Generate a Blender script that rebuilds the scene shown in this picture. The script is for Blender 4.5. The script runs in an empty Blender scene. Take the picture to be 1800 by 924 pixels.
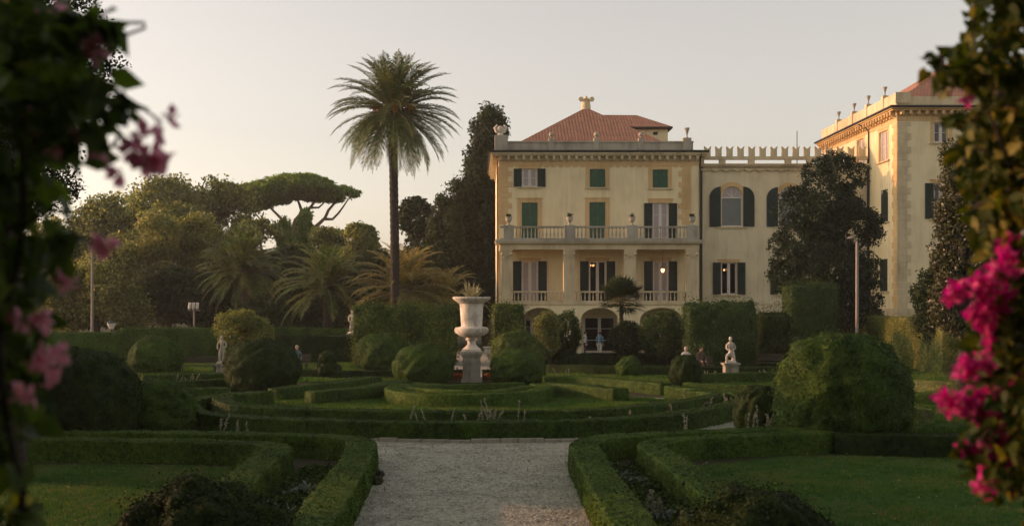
import bpy, math, random
import numpy as np
from mathutils import Vector, Matrix
rng = np.random.default_rng(7)
random.seed(7)
R = math.radians
scene = bpy.context.scene
COL = scene.collection
# the place: x to the right, y away from the terrace, z up; the eye stands 3.5 m above the garden
CX, HY, FPX, EYE = 832.0, 541.0, 2000.0, 3.5
def W(px, py, d):
    return np.array([(px-CX)*d/FPX, d, EYE-(py-HY)*d/FPX])
def G(px, py, z=0.0):
    d = (EYE-z)*FPX/(py-HY)
    return np.array([(px-CX)*d/FPX, d])
SUN_E, SUN_A = R(11.5), R(13)      # sun low on the left, a little behind the garden
SUN = Vector((-math.cos(SUN_E)*math.cos(SUN_A), math.cos(SUN_E)*math.sin(SUN_A), math.sin(SUN_E)))

# ------------------------------------------------------------------ materials
def _nodes(name):
    m = bpy.data.materials.new(name); m.use_nodes = True
    nt = m.node_tree
    return m, nt, nt.nodes['Principled BSDF'], nt.nodes['Material Output']
def mat(name, col, rough=0.8, var=0.25, scale=3.0, col2=None, bump=0.0, bscale=40.0, metal=0.0, spec=0.3, detail=5.0):
    m, nt, b, out = _nodes(name)
    b.inputs['Roughness'].default_value = rough; b.inputs['Metallic'].default_value = metal
    b.inputs['Specular IOR Level'].default_value = spec
    tc = nt.nodes.new('ShaderNodeTexCoord'); no = nt.nodes.new('ShaderNodeTexNoise')
    no.inputs['Scale'].default_value = scale; no.inputs['Detail'].default_value = detail
    nt.links.new(tc.outputs['Object'], no.inputs['Vector'])
    ra = nt.nodes.new('ShaderNodeValToRGB')
    ra.color_ramp.elements[0].position = 0.32; ra.color_ramp.elements[1].position = 0.68
    c2 = col2 or tuple(c*(1-var) for c in col)
    ra.color_ramp.elements[0].color = (*c2, 1); ra.color_ramp.elements[1].color = (*col, 1)
    nt.links.new(no.outputs['Fac'], ra.inputs['Fac']); nt.links.new(ra.outputs['Color'], b.inputs['Base Color'])
    if bump:
        n2 = nt.nodes.new('ShaderNodeTexNoise'); n2.inputs['Scale'].default_value = bscale; n2.inputs['Detail'].default_value = 4
        nt.links.new(tc.outputs['Object'], n2.inputs['Vector'])
        bp = nt.nodes.new('ShaderNodeBump'); bp.inputs['Strength'].default_value = bump; bp.inputs['Distance'].default_value = 0.03
        nt.links.new(n2.outputs['Fac'], bp.inputs['Height']); nt.links.new(bp.outputs['Normal'], b.inputs['Normal'])
    return m
def leafmat(name, c1, c2, trans=0.3, rough=0.55, spec=0.35, scale=0.6, c3=None, fine=None):
    """leaves: every leaf its own tint, big and small patches of tint over the plant, some light passing through"""
    m, nt, b, out = _nodes(name)
    b.inputs['Roughness'].default_value = rough; b.inputs['Specular IOR Level'].default_value = spec
    ge = nt.nodes.new('ShaderNodeNewGeometry'); no = nt.nodes.new('ShaderNodeTexNoise')
    no.inputs['Scale'].default_value = scale; no.inputs['Detail'].default_value = 3
    n2 = nt.nodes.new('ShaderNodeTexNoise'); n2.inputs['Scale'].default_value = fine or scale*8; n2.inputs['Detail'].default_value = 2
    nt.links.new(ge.outputs['Position'], no.inputs['Vector']); nt.links.new(ge.outputs['Position'], n2.inputs['Vector'])
    sm = nt.nodes.new('ShaderNodeMath'); sm.operation = 'ADD'; nt.links.new(no.outputs['Fac'], sm.inputs[0]); nt.links.new(n2.outputs['Fac'], sm.inputs[1])
    hf = nt.nodes.new('ShaderNodeMath'); hf.operation = 'MULTIPLY_ADD'; hf.inputs[1].default_value = 0.8; hf.inputs[2].default_value = -0.28; nt.links.new(sm.outputs[0], hf.inputs[0])
    mx = nt.nodes.new('ShaderNodeMath'); mx.operation = 'MULTIPLY_ADD'; mx.inputs[1].default_value = 0.5
    nt.links.new(ge.outputs['Random Per Island'], mx.inputs[0]); nt.links.new(hf.outputs[0], mx.inputs[2])
    ra = nt.nodes.new('ShaderNodeValToRGB')
    ra.color_ramp.elements[0].position = 0.42; ra.color_ramp.elements[1].position = 0.98
    ra.color_ramp.elements[0].color = (*c1, 1); ra.color_ramp.elements[1].color = (*c2, 1)
    if c3:
        e = ra.color_ramp.elements.new(0.9); e.color = (*c2, 1); ra.color_ramp.elements[2].color = (*c3, 1)
    nt.links.new(mx.outputs[0], ra.inputs['Fac']); nt.links.new(ra.outputs['Color'], b.inputs['Base Color'])
    tr = nt.nodes.new('ShaderNodeBsdfTranslucent'); hs = nt.nodes.new('ShaderNodeHueSaturation')
    hs.inputs['Saturation'].default_value = 1.15; hs.inputs['Value'].default_value = 1.5; hs.inputs['Hue'].default_value = 0.485
    nt.links.new(ra.outputs['Color'], hs.inputs['Color']); nt.links.new(hs.outputs['Color'], tr.inputs['Color'])
    ms = nt.nodes.new('ShaderNodeMixShader'); ms.inputs['Fac'].default_value = trans
    nt.links.new(b.outputs[0], ms.inputs[1]); nt.links.new(tr.outputs[0], ms.inputs[2]); nt.links.new(ms.outputs[0], out.inputs['Surface'])
    return m
M = {}
def wallmat(name, col, stain, rough=0.9, k=1.0):
    m, nt, b, out = _nodes(name)
    b.inputs['Roughness'].default_value = rough; b.inputs['Specular IOR Level'].default_value = 0.15
    tc = nt.nodes.new('ShaderNodeTexCoord')
    mp = nt.nodes.new('ShaderNodeMapping'); mp.inputs['Scale'].default_value = (1.2*k, 1.2*k, 0.22*k)
    nt.links.new(tc.outputs['Object'], mp.inputs['Vector'])
    n1 = nt.nodes.new('ShaderNodeTexNoise'); n1.inputs['Scale'].default_value = 1.6; n1.inputs['Detail'].default_value = 7; n1.inputs['Roughness'].default_value = 0.65
    nt.links.new(mp.outputs['Vector'], n1.inputs['Vector'])
    n2 = nt.nodes.new('ShaderNodeTexNoise'); n2.inputs['Scale'].default_value = 0.5*k; n2.inputs['Detail'].default_value = 6
    nt.links.new(tc.outputs['Object'], n2.inputs['Vector'])
    ad = nt.nodes.new('ShaderNodeMath'); ad.operation = 'MULTIPLY_ADD'; ad.inputs[1].default_value = 0.5
    nt.links.new(n1.outputs['Fac'], ad.inputs[0])
    hf = nt.nodes.new('ShaderNodeMath'); hf.operation = 'MULTIPLY'; hf.inputs[1].default_value = 0.5
    nt.links.new(n2.outputs['Fac'], hf.inputs[0]); nt.links.new(hf.outputs[0], ad.inputs[2])
    ra = nt.nodes.new('ShaderNodeValToRGB')
    ra.color_ramp.elements[0].position = 0.40; ra.color_ramp.elements[1].position = 0.54
    ra.color_ramp.elements[0].color = (*stain, 1); ra.color_ramp.elements[1].color = (*col, 1)
    nt.links.new(ad.outputs[0], ra.inputs['Fac'])
    # rain streaks, narrow and long
    m4 = nt.nodes.new('ShaderNodeMapping'); m4.inputs['Scale'].default_value = (4.5*k, 4.5*k, 0.13*k); nt.links.new(tc.outputs['Object'], m4.inputs['Vector'])
    n4 = nt.nodes.new('ShaderNodeTexNoise'); n4.inputs['Scale'].default_value = 1.0; n4.inputs['Detail'].default_value = 5; nt.links.new(m4.outputs['Vector'], n4.inputs['Vector'])
    r4 = nt.nodes.new('ShaderNodeValToRGB'); r4.color_ramp.elements[0].position = .30; r4.color_ramp.elements[1].position = .46
    r4.color_ramp.elements[0].color = (.66, .64, .60, 1); r4.color_ramp.elements[1].color = (1, 1, 1, 1); nt.links.new(n4.outputs['Fac'], r4.inputs['Fac'])
    m5 = nt.nodes.new('ShaderNodeMix'); m5.data_type = 'RGBA'; m5.blend_type = 'MULTIPLY'; m5.inputs['Factor'].default_value = .28
    nt.links.new(ra.outputs['Color'], m5.inputs['A']); nt.links.new(r4.outputs['Color'], m5.inputs['B']); nt.links.new(m5.outputs['Result'], b.inputs['Base Color'])
    n3 = nt.nodes.new('ShaderNodeTexNoise'); n3.inputs['Scale'].default_value = 9; n3.inputs['Detail'].default_value = 5
    nt.links.new(tc.outputs['Object'], n3.inputs['Vector'])
    bp = nt.nodes.new('ShaderNodeBump'); bp.inputs['Strength'].default_value = 0.25; bp.inputs['Distance'].default_value = 0.02
    nt.links.new(n3.outputs['Fac'], bp.inputs['Height']); nt.links.new(bp.outputs['Normal'], b.inputs['Normal'])
    return m
M['stucco'] = wallmat('stucco', (.80, .695, .435), (.69, .59, .365))
M['stucco_link'] = wallmat('stucco_link', (.70, .63, .43), (.57, .51, .34))
M['ochre'] = wallmat('ochre', (.64, .455, .225), (.52, .36, .17))
M['trim'] = wallmat('trim', (.62, .53, .34), (.46, .38, .24))
M['greystone'] = wallmat('greystone', (.42, .39, .31), (.27, .25, .20))
M['urnstone'] = wallmat('urnstone', (.68, .62, .52), (.34, .31, .25), k=3.5)
M['plinthstone'] = wallmat('plinthstone', (.36, .33, .26), (.20, .19, .15), k=3.0)
M['statuestone'] = wallmat('statuestone', (.60, .54, .46), (.32, .29, .24), k=4.0)
M['whitepaint'] = mat('whitepaint', (.70, .66, .60), .5, .12, 4)
M['shutter_dark'] = mat('shutter_dark', (.012, .032, .026), .55, .3, 3)
M['shutter_green'] = mat('shutter_green', (.045, .125, .075), .6, .25, 3)
M['gutter'] = mat('gutter', (.035, .032, .028), .5, .3, 3)
M['pipe'] = mat('pipe', (.16, .09, .05), .5, .3, 3)
M['curtain'] = mat('curtain', (.42, .36, .35), .35, .18, 6, spec=.6)
M['blind'] = mat('blind', (.17, .19, .18), .4, .2, 3, spec=.5)
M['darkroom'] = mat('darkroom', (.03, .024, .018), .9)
M['iron'] = mat('iron', (.04, .04, .04), .5, .3, 8)
M['lampwhite'] = mat('lampwhite', (.75, .70, .62), .35, .1, 5)
M['polepaint'] = mat('polepaint', (.27, .23, .20), .5, .2, 5)
M['bark'] = mat('bark', (.045, .036, .027), .95, .5, 6, bump=.8, bscale=25)
M['palebark'] = mat('palebark', (.20, .15, .11), .95, .4, 5, bump=.6, bscale=20)
M['wood'] = mat('wood', (.10, .085, .06), .8, .35, 6, bump=.3)
def glassmat():
    m, nt, b, out = _nodes('glass')
    tr = nt.nodes.new('ShaderNodeBsdfTransparent'); tr.inputs['Color'].default_value = (.75, .72, .68, 1)
    gl = nt.nodes.new('ShaderNodeBsdfGlossy'); gl.inputs['Roughness'].default_value = .03
    ms = nt.nodes.new('ShaderNodeMixShader'); fr = nt.nodes.new('ShaderNodeFresnel'); fr.inputs['IOR'].default_value = 1.5
    nt.links.new(fr.outputs[0], ms.inputs['Fac']); nt.links.new(tr.outputs[0], ms.inputs[1]); nt.links.new(gl.outputs[0], ms.inputs[2])
    nt.links.new(ms.outputs[0], out.inputs['Surface'])
    return m
M['glass'] = glassmat()
def emimat(name, col, s):
    m, nt, b, out = _nodes(name)
    e = nt.nodes.new('ShaderNodeEmission'); e.inputs['Color'].default_value = (*col, 1); e.inputs['Strength'].default_value = s
    nt.links.new(e.outputs[0], out.inputs['Surface']); return m
M['bulb'] = emimat('bulb', (1., .45, .18), 1.6)
def tilemat():
    m, nt, b, out = _nodes('roof_tiles')
    b.inputs['Roughness'].default_value = .85; b.inputs['Specular IOR Level'].default_value = .15
    tc = nt.nodes.new('ShaderNodeTexCoord'); sx = nt.nodes.new('ShaderNodeSeparateXYZ')
    nt.links.new(tc.outputs['UV'], sx.inputs[0])
    br = nt.nodes.new('ShaderNodeTexBrick'); br.inputs['Scale'].default_value = 1
    br.inputs['Brick Width'].default_value = .26; br.inputs['Row Height'].default_value = .34; br.inputs['Mortar Size'].default_value = .03
    br.inputs['Color1'].default_value = (.50, .215, .105, 1); br.inputs['Color2'].default_value = (.40, .165, .085, 1); br.inputs['Mortar'].default_value = (.24, .10, .055, 1)
    nt.links.new(tc.outputs['UV'], br.inputs['Vector'])
    no = nt.nodes.new('ShaderNodeTexNoise'); no.inputs['Scale'].default_value = 1.3; no.inputs['Detail'].default_value = 6
    nt.links.new(tc.outputs['UV'], no.inputs['Vector'])
    mx = nt.nodes.new('ShaderNodeMix'); mx.data_type = 'RGBA'; mx.blend_type = 'MULTIPLY'; mx.inputs['Factor'].default_value = .6
    nt.links.new(br.outputs['Color'], mx.inputs['A']); nt.links.new(no.outputs['Fac'], mx.inputs['B'])
    gm = nt.nodes.new('ShaderNodeBrightContrast'); gm.inputs['Bright'].default_value = .05
    nt.links.new(mx.outputs['Result'], gm.inputs['Color']); nt.links.new(gm.outputs['Color'], b.inputs['Base Color'])
    # rounded tile courses
    w = nt.nodes.new('ShaderNodeMath'); w.operation = 'FRACT'; dv = nt.nodes.new('ShaderNodeMath'); dv.operation = 'DIVIDE'; dv.inputs[1].default_value = .34
    nt.links.new(sx.outputs['Y'], dv.inputs[0]); nt.links.new(dv.outputs[0], w.inputs[0])
    d2 = nt.nodes.new('ShaderNodeMath'); d2.operation = 'MULTIPLY'; d2.inputs[1].default_value = 2*math.pi/.26
    sn = nt.nodes.new('ShaderNodeMath'); sn.operation = 'SINE'; nt.links.new(sx.outputs['X'], d2.inputs[0]); nt.links.new(d2.outputs[0], sn.inputs[0])
    ad = nt.nodes.new('ShaderNodeMath'); ad.operation = 'ADD'; nt.links.new(w.outputs[0], ad.inputs[0]); nt.links.new(sn.outputs[0], ad.inputs[1])
    bp = nt.nodes.new('ShaderNodeBump'); bp.inputs['Strength'].default_value = .3; bp.inputs['Distance'].default_value = .03; bp.invert = True
    nt.links.new(ad.outputs[0], bp.inputs['Height']); nt.links.new(bp.outputs['Normal'], b.inputs['Normal'])
    return m
M['tiles'] = tilemat()
def gravelmat(name, ca, cb, cc):
    m, nt, b, out = _nodes(name)
    b.inputs['Roughness'].default_value = .95; b.inputs['Specular IOR Level'].default_value = .1
    tc = nt.nodes.new('ShaderNodeTexCoord')
    vo = nt.nodes.new('ShaderNodeTexVoronoi'); vo.inputs['Scale'].default_value = 20
    nt.links.new(tc.outputs['Object'], vo.inputs['Vector'])
    bw = nt.nodes.new('ShaderNodeSeparateColor'); nt.links.new(vo.outputs['Color'], bw.inputs[0])
    no = nt.nodes.new('ShaderNodeTexNoise'); no.inputs['Scale'].default_value = 1.1; no.inputs['Detail'].default_value = 8; no.inputs['Roughness'].default_value = .7
    nt.links.new(tc.outputs['Object'], no.inputs['Vector'])
    ad = nt.nodes.new('ShaderNodeMath'); ad.operation = 'MULTIPLY_ADD'; ad.inputs[1].default_value = .55
    nt.links.new(bw.outputs[0], ad.inputs[0]); nt.links.new(no.outputs['Fac'], ad.inputs[2])
    ra = nt.nodes.new('ShaderNodeValToRGB'); ra.color_ramp.elements[0].position = .38; ra.color_ramp.elements[1].position = 1.0
    ra.color_ramp.elements[0].color = (*cc, 1); ra.color_ramp.elements[1].color = (*ca, 1)
    e = ra.color_ramp.elements.new(.62); e.color = (*cb, 1)
    nt.links.new(ad.outputs[0], ra.inputs['Fac']); nt.links.new(ra.outputs['Color'], b.inputs['Base Color'])
    bp = nt.nodes.new('ShaderNodeBump'); bp.inputs['Strength'].default_value = 1; bp.inputs['Distance'].default_value = .03
    nt.links.new(vo.outputs['Distance'], bp.inputs['Height']); bp.invert = True
    nt.links.new(bp.outputs['Normal'], b.inputs['Normal'])
    return m
M['gravel'] = gravelmat('gravel', (.41, .41, .33), (.26, .26, .205), (.10, .10, .08))
M['soil'] = gravelmat('soil', (.06, .06, .032), (.036, .038, .02), (.018, .02, .012))
M['paving'] = mat('paving', (.42, .38, .31), .9, .3, 1.5, bump=.2)
M['turf'] = mat('turf', (.05, .092, .024), .95, .45, .7, col2=(.02, .058, .013), bump=.8, bscale=30, spec=.1, detail=8)
M['blade'] = leafmat('grass_blade', (.020, .072, .014), (.080, .165, .032), .3, .7, .1, .55, c3=(.15, .15, .05))
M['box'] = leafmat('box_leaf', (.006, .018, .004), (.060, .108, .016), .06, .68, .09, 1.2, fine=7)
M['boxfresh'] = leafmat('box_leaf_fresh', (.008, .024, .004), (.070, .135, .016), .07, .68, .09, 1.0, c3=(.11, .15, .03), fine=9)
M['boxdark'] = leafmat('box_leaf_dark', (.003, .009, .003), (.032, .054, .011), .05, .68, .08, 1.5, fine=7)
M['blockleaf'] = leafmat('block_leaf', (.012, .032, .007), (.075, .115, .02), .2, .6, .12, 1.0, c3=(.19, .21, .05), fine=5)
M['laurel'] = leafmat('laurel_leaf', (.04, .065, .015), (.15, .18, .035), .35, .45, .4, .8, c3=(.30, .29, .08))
M['citrus'] = leafmat('citrus_leaf', (.014, .036, .010), (.05, .09, .018), .25, .5, .15, .8)
M['oak'] = leafmat('oak_leaf', (.036, .060, .020), (.16, .19, .055), .5, .7, .12, .25, c3=(.30, .32, .11))
M['gold'] = leafmat('shrub_leaf', (.045, .07, .024), (.18, .20, .06), .5, .7, .12, .25, c3=(.32, .31, .12))
M['pine'] = leafmat('pine_needles', (.04, .09, .025), (.17, .25, .06), .45, .7, .1, .2)
M['cypress'] = leafmat('cypress_leaf', (.014, .028, .011), (.042, .060, .02), .2, .65, .12, .3)
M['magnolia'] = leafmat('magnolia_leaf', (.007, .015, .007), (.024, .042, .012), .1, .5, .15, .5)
M['holly'] = leafmat('glossy_leaf', (.022, .03, .01), (.075, .072, .022), .15, .4, .4, .9)
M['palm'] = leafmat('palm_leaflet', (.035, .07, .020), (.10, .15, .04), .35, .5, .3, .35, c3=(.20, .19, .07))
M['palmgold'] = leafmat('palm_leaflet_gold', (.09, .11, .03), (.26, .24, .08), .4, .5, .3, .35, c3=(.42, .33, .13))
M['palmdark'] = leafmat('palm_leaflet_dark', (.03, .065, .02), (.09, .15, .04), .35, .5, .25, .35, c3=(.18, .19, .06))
M['rachis'] = mat('rachis', (.22, .20, .08), .6)
M['fruit'] = mat('fruit', (.50, .22, .05), .6, .4, 8)
M['silver'] = leafmat('silver_leaf', (.11, .135, .11), (.22, .25, .20), .2, .8, .1, 3)
M['spike'] = leafmat('dry_spike', (.15, .155, .11), (.30, .29, .21), .2, .9, .1, 3)
M['agave'] = leafmat('agave_leaf', (.16, .18, .09), (.36, .33, .17), .15, .5, .3, 2)
M['boug_leaf'] = leafmat('vine_leaf', (.018, .036, .008), (.065, .09, .014), .4, .55, .2, 2.5, c3=(.20, .18, .035))
M['boug_dark'] = leafmat('vine_leaf_dark', (.022, .045, .014), (.075, .125, .025), .5, .5, .3, 2.5)
M['bract'] = leafmat('magenta_bract', (.38, .018, .15), (.58, .055, .25), .45, .65, .15, 6, c3=(.72, .18, .40))
M['bractpale'] = leafmat('pink_bract', (.46, .22, .27), (.66, .36, .42), .6, .7, .1, 6)
M['bractorange'] = leafmat('orange_bract', (.50, .14, .02), (.62, .25, .04), .4, .6, .2, 6)
M['redflower'] = leafmat('red_flower', (.16, .045, .02), (.28, .10, .04), .2, .7, .2, 6)
M['skin'] = mat('skin', (.50, .30, .21), .6, .1, 20)
for n, c in (('shirt_white', (.55, .55, .53)), ('shirt_blue', (.12, .22, .32)), ('shirt_grey', (.14, .20, .22)), ('dress_pink', (.13, .085, .075)),
             ('cloth_navy', (.02, .025, .05)), ('cloth_pale', (.42, .42, .36)), ('hair_grey', (.45, .42, .40)), ('hair_dark', (.03, .02, .015))):
    M[n] = mat(n, c, .85, .2, 10)

# ------------------------------------------------------------------ mesh helpers
WL = {}
def props(o, label=None, cat=None, group=None, kind=None):
    if label: o['label'] = label
    if cat: o['category'] = cat
    if group: o['group'] = group
    if kind: o['kind'] = kind
    return o
def thing(name, label, cat, loc=(0, 0, 0), group=None):
    o = bpy.data.objects.new(name, None); COL.objects.link(o)
    o.empty_display_size = .3
    o.location = loc; WL[o.name] = np.array(loc, float)
    return props(o, label, cat, group)
def link_mesh(me, name, material, parent=None, origin=None):
    o = bpy.data.objects.new(name, me); COL.objects.link(o)
    if material is not None: me.materials.append(M[material] if isinstance(material, str) else material)
    org = np.array(origin if origin is not None else (WL[parent.name] if parent else (0, 0, 0)), float)
    WL[o.name] = org
    if parent is not None:
        o.parent = parent; o.location = tuple(org-WL[parent.name])
    else:
        o.location = tuple(org)
    return o
def quad_obj(name, V, Q, material, parent=None, origin=None, smooth=False):
    V = np.asarray(V, float); Q = np.asarray(Q, np.int32)
    org = np.array(origin if origin is not None else (WL[parent.name] if parent else (0, 0, 0)), float)
    me = bpy.data.meshes.new(name)
    me.vertices.add(len(V)); me.vertices.foreach_set('co', (V-org).astype(np.float32).ravel())
    nq = len(Q)
    me.loops.add(nq*4); me.loops.foreach_set('vertex_index', Q.ravel())
    me.polygons.add(nq); me.polygons.foreach_set('loop_start', np.arange(0, nq*4, 4, dtype=np.int32))
    if smooth: me.polygons.foreach_set('use_smooth', np.ones(nq, bool))
    me.update(calc_edges=True); me.validate()
    return link_mesh(me, name, material, parent, org)
class MB:
    def __init__(s): s.v = []; s.f = []; s.uv = None
    def add(s, V, F):
        n = len(s.v); s.v.extend([tuple(map(float, p)) for p in V]); s.f.extend([tuple(int(i)+n for i in f) for f in F]); return s
    def box(s, x0, x1, y0, y1, z0, z1):
        V = [(x0, y0, z0), (x1, y0, z0), (x1, y1, z0), (x0, y1, z0), (x0, y0, z1), (x1, y0, z1), (x1, y1, z1), (x0, y1, z1)]
        return s.add(V, [(0, 3, 2, 1), (4, 5, 6, 7), (0, 1, 5, 4), (1, 2, 6, 5), (2, 3, 7, 6), (3, 0, 4, 7)])
    def tube(s, pts, rad, n=8, cap=True):
        pts = np.asarray(pts, float); m = len(pts)
        rad = np.broadcast_to(np.asarray(rad, float), (m,))
        T = np.gradient(pts, axis=0); T /= np.linalg.norm(T, axis=1)[:, None]+1e-9
        V = []; u = None
        for i in range(m):
            t = T[i]
            if u is None:
                a = np.array([0, 0, 1.]) if abs(t[2]) < .9 else np.array([1., 0, 0])
                u = np.cross(a, t)
            u = u-t*np.dot(u, t); u /= np.linalg.norm(u)+1e-9; w = np.cross(t, u)
            for k in range(n):
                a = 2*math.pi*k/n; V.append(pts[i]+rad[i]*(u*math.cos(a)+w*math.sin(a)))
        F = [(i*n+k, i*n+(k+1) % n, (i+1)*n+(k+1) % n, (i+1)*n+k) for i in range(m-1) for k in range(n)]
        if cap: F += [tuple(range(n-1, -1, -1)), tuple((m-1)*n+k for k in range(n))]
        return s.add(V, F)
    def lathe(s, prof, cx, cy, z0=0., n=20, sc=1.0, wob=None):
        V = []; m = len(prof)
        for (r, z) in prof:
            for k in range(n):
                a = 2*math.pi*k/n; rr = r*(1+(wob(a, z) if wob else 0))
                V.append((cx+sc*rr*math.cos(a), cy+sc*rr*math.sin(a), z0+sc*z))
        F = [(i*n+k, i*n+(k+1) % n, (i+1)*n+(k+1) % n, (i+1)*n+k) for i in range(m-1) for k in range(n)]
        F += [tuple(range(n-1, -1, -1)), tuple((m-1)*n+k for k in range(n))]
        return s.add(V, F)
    def prism(s, poly, y0, y1):
        """outline in x,z pushed along y"""
        n = len(poly)
        V = [(x, y0, z) for x, z in poly]+[(x, y1, z) for x, z in poly]
        F = [tuple(range(n)), tuple(range(2*n-1, n-1, -1))]+[(i, i+n, (i+1) % n+n, (i+1) % n) for i in range(n)]
        return s.add(V, F)
    def build(s, name, material, parent=None, origin=None, smooth=False, label=None):
        org = np.array(origin if origin is not None else (WL[parent.name] if parent else (0, 0, 0)), float)
        me = bpy.data.meshes.new(name)
        me.from_pydata([tuple(np.array(p)-org) for p in s.v], [], s.f)
        if smooth:
            me.polygons.foreach_set('use_smooth', np.ones(len(me.polygons), bool))
        me.update()
        o = link_mesh(me, name, material, parent, org)
        if smooth:
            try: me.set_sharp_from_angle(angle=R(40))
            except Exception: pass
        if label: o['label'] = label
        return o
_ph = rng.uniform(0, 6.28, (40, 1)); _kd = rng.normal(size=(40, 3)); _kd /= np.linalg.norm(_kd, axis=1)[:, None]
def noise(P, freq=1.0, seed=0, oct=2):
    P = np.asarray(P, float); out = np.zeros(len(P)); amp = 1.0; tot = 0
    for o in range(oct):
        for j in range(6):
            i = (seed*11+o*6+j*3) % 40
            out += amp*np.sin(P@_kd[i]*freq*(2.1**o)*(1+.17*j)*2.2+_ph[i, 0]*(seed+1))
        tot += amp*2.2; amp *= .55
    return out/tot
def unit(a): return a/(np.linalg.norm(a, axis=-1, keepdims=True)+1e-9)
def sample_quads(V, Q, density=None, n=None):
    a, b, c, d = (V[Q[:, i]] for i in range(4))
    nr = np.cross(c-a, d-b); ar = .5*np.linalg.norm(nr, axis=1)
    n = int(n if n is not None else ar.sum()*density)
    cs = np.cumsum(ar); idx = np.searchsorted(cs, rng.random(n)*cs[-1]); idx = np.clip(idx, 0, len(Q)-1)
    u = rng.random((n, 1)); v = rng.random((n, 1))
    P = (a[idx]*(1-u)+b[idx]*u)*(1-v)+(d[idx]*(1-u)+c[idx]*u)*v
    return P, unit(nr[idx])
def leaves(P, N, size, aspect=.5, spread=.8, up=.3, fold=.25):
    """one folded rhombic leaf on each point"""
    n = len(P)
    size = np.broadcast_to(np.asarray(size, float), (n,))*rng.uniform(.65, 1.35, n)
    nn = unit(N+rng.normal(size=(n, 3))*spread)
    t = rng.normal(size=(n, 3))+np.array([0, 0, up])+N*.5
    t = unit(t-nn*(t*nn).sum(1, keepdims=True)); w = np.cross(nn, t)
    s = size[:, None]
    V = np.empty((n, 4, 3))
    V[:, 0] = P-t*s*.5; V[:, 2] = P+t*s*.5
    V[:, 1] = P+w*s*aspect*.5+nn*s*fold*.3; V[:, 3] = P-w*s*aspect*.5+nn*s*fold*.3
    return V.reshape(-1, 3), np.arange(4*n).reshape(n, 4)
def join(*parts):
    Vs, Qs, k = [], [], 0
    for V, Q in parts:
        Vs.append(V); Qs.append(np.asarray(Q)+k); k += len(V)
    return np.concatenate(Vs), np.concatenate(Qs)
# ------------------------------------------------------------------ hedges and clipped shapes
def resample(pts, step, closed=False):
    pts = np.asarray(pts, float)
    if closed: pts = np.vstack([pts, pts[:1]])
    # smooth (Catmull-Rom) then equal spacing
    n = len(pts); out = []
    for i in range(n-1):
        p0 = pts[i-1] if i > 0 else (pts[-2] if closed else 2*pts[0]-pts[1])
        p3 = pts[i+2] if i+2 < n else (pts[1] if closed else 2*pts[-1]-pts[-2])
        p1, p2 = pts[i], pts[i+1]
        for t in np.linspace(0, 1, 12, endpoint=False):
            out.append(.5*((2*p1)+(-p0+p2)*t+(2*p0-5*p1+4*p2-p3)*t*t+(-p0+3*p1-3*p2+p3)*t**3))
    out.append(pts[-1]); out = np.array(out)
    L = np.concatenate([[0], np.cumsum(np.linalg.norm(np.diff(out, axis=0), axis=1))])
    m = max(3, int(L[-1]/step)+1); s = np.linspace(0, L[-1], m)
    return np.stack([np.interp(s, L, out[:, k]) for k in range(out.shape[1])], 1)
def hedge_shape(path, w, h, step=.25, amp=.04, seed=0, straight=False, batter=.03, rnd=None):
    if straight:
        p = np.asarray(path, float); L = [0]
        segs = []
        for i in range(len(p)-1):
            m = max(2, int(np.linalg.norm(p[i+1]-p[i])/step)); segs.append(p[i]+(p[i+1]-p[i])*np.linspace(0, 1, m, endpoint=False)[:, None])
        segs.append(p[-1:]); c = np.concatenate(segs)
    else: c = resample(path, step)
    T = unit(np.gradient(c, axis=0)); Nn = np.stack([T[:, 1], -T[:, 0]], 1)
    # mitre: keep the width at corners
    r = rnd or min(.035, w*.2, h*.25)
    nh = max(2, int(h/step)); nw = max(2, int(w/step))
    sec = [(-w/2-batter*(1-t), t*(h-r)) for t in np.linspace(0, 1, nh)]
    sec += [(-w/2+r*(1-math.cos(a)), h-r+r*math.sin(a)) for a in (R(45), R(90))]
    sec += [(-w/2+r+(w-2*r)*t, h) for t in np.linspace(0, 1, nw+1)[1:-1]]
    sec += [(w/2-r*(1-math.cos(a)), h-r+r*math.sin(a)) for a in (R(90), R(45))]
    sec += [(w/2+batter*(1-t), t*(h-r)) for t in np.linspace(1, 0, nh)]
    sec = np.array(sec); K = len(sec); n = len(c)
    V = np.empty((n, K, 3))
    V[:, :, 0] = c[:, None, 0]+Nn[:, None, 0]*sec[None, :, 0]
    V[:, :, 1] = c[:, None, 1]+Nn[:, None, 1]*sec[None, :, 0]
    V[:, :, 2] = sec[None, :, 1]
    cc = np.concatenate([c, np.full((n, 1), h*.5)], 1)[:, None, :]
    D = unit(V-cc)
    nz = (noise(V.reshape(-1, 3), 2.6, seed)*amp*.5 + noise(V.reshape(-1, 3), .5, seed+3)*amp*.5).reshape(n, K, 1)
    V = V+D*nz
    V[:, :, 2] = np.maximum(V[:, :, 2], 0.0)
    V = V.reshape(-1, 3)
    ii, kk = np.meshgrid(np.arange(n-1), np.arange(K-1), indexing='ij'); ii = ii.ravel(); kk = kk.ravel()
    Q = np.stack([ii*K+kk, (ii+1)*K+kk, (ii+1)*K+kk+1, ii*K+kk+1], 1)
    # outward facing
    caps = []
    for base, fl in ((0, 0), ((n-1)*K, 1)):
        for k in range(K//2-1):
            q = [base+k, base+k+1, base+K-2-k, base+K-1-k]
            caps.append(q if not fl else q[::-1])
    Q = np.concatenate([Q[:, ::-1], np.array(caps)[:, ::-1]]) if caps else Q[:, ::-1]
    return V, Q
def orient(V, P, N, centre_fn=None): return N
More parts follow.
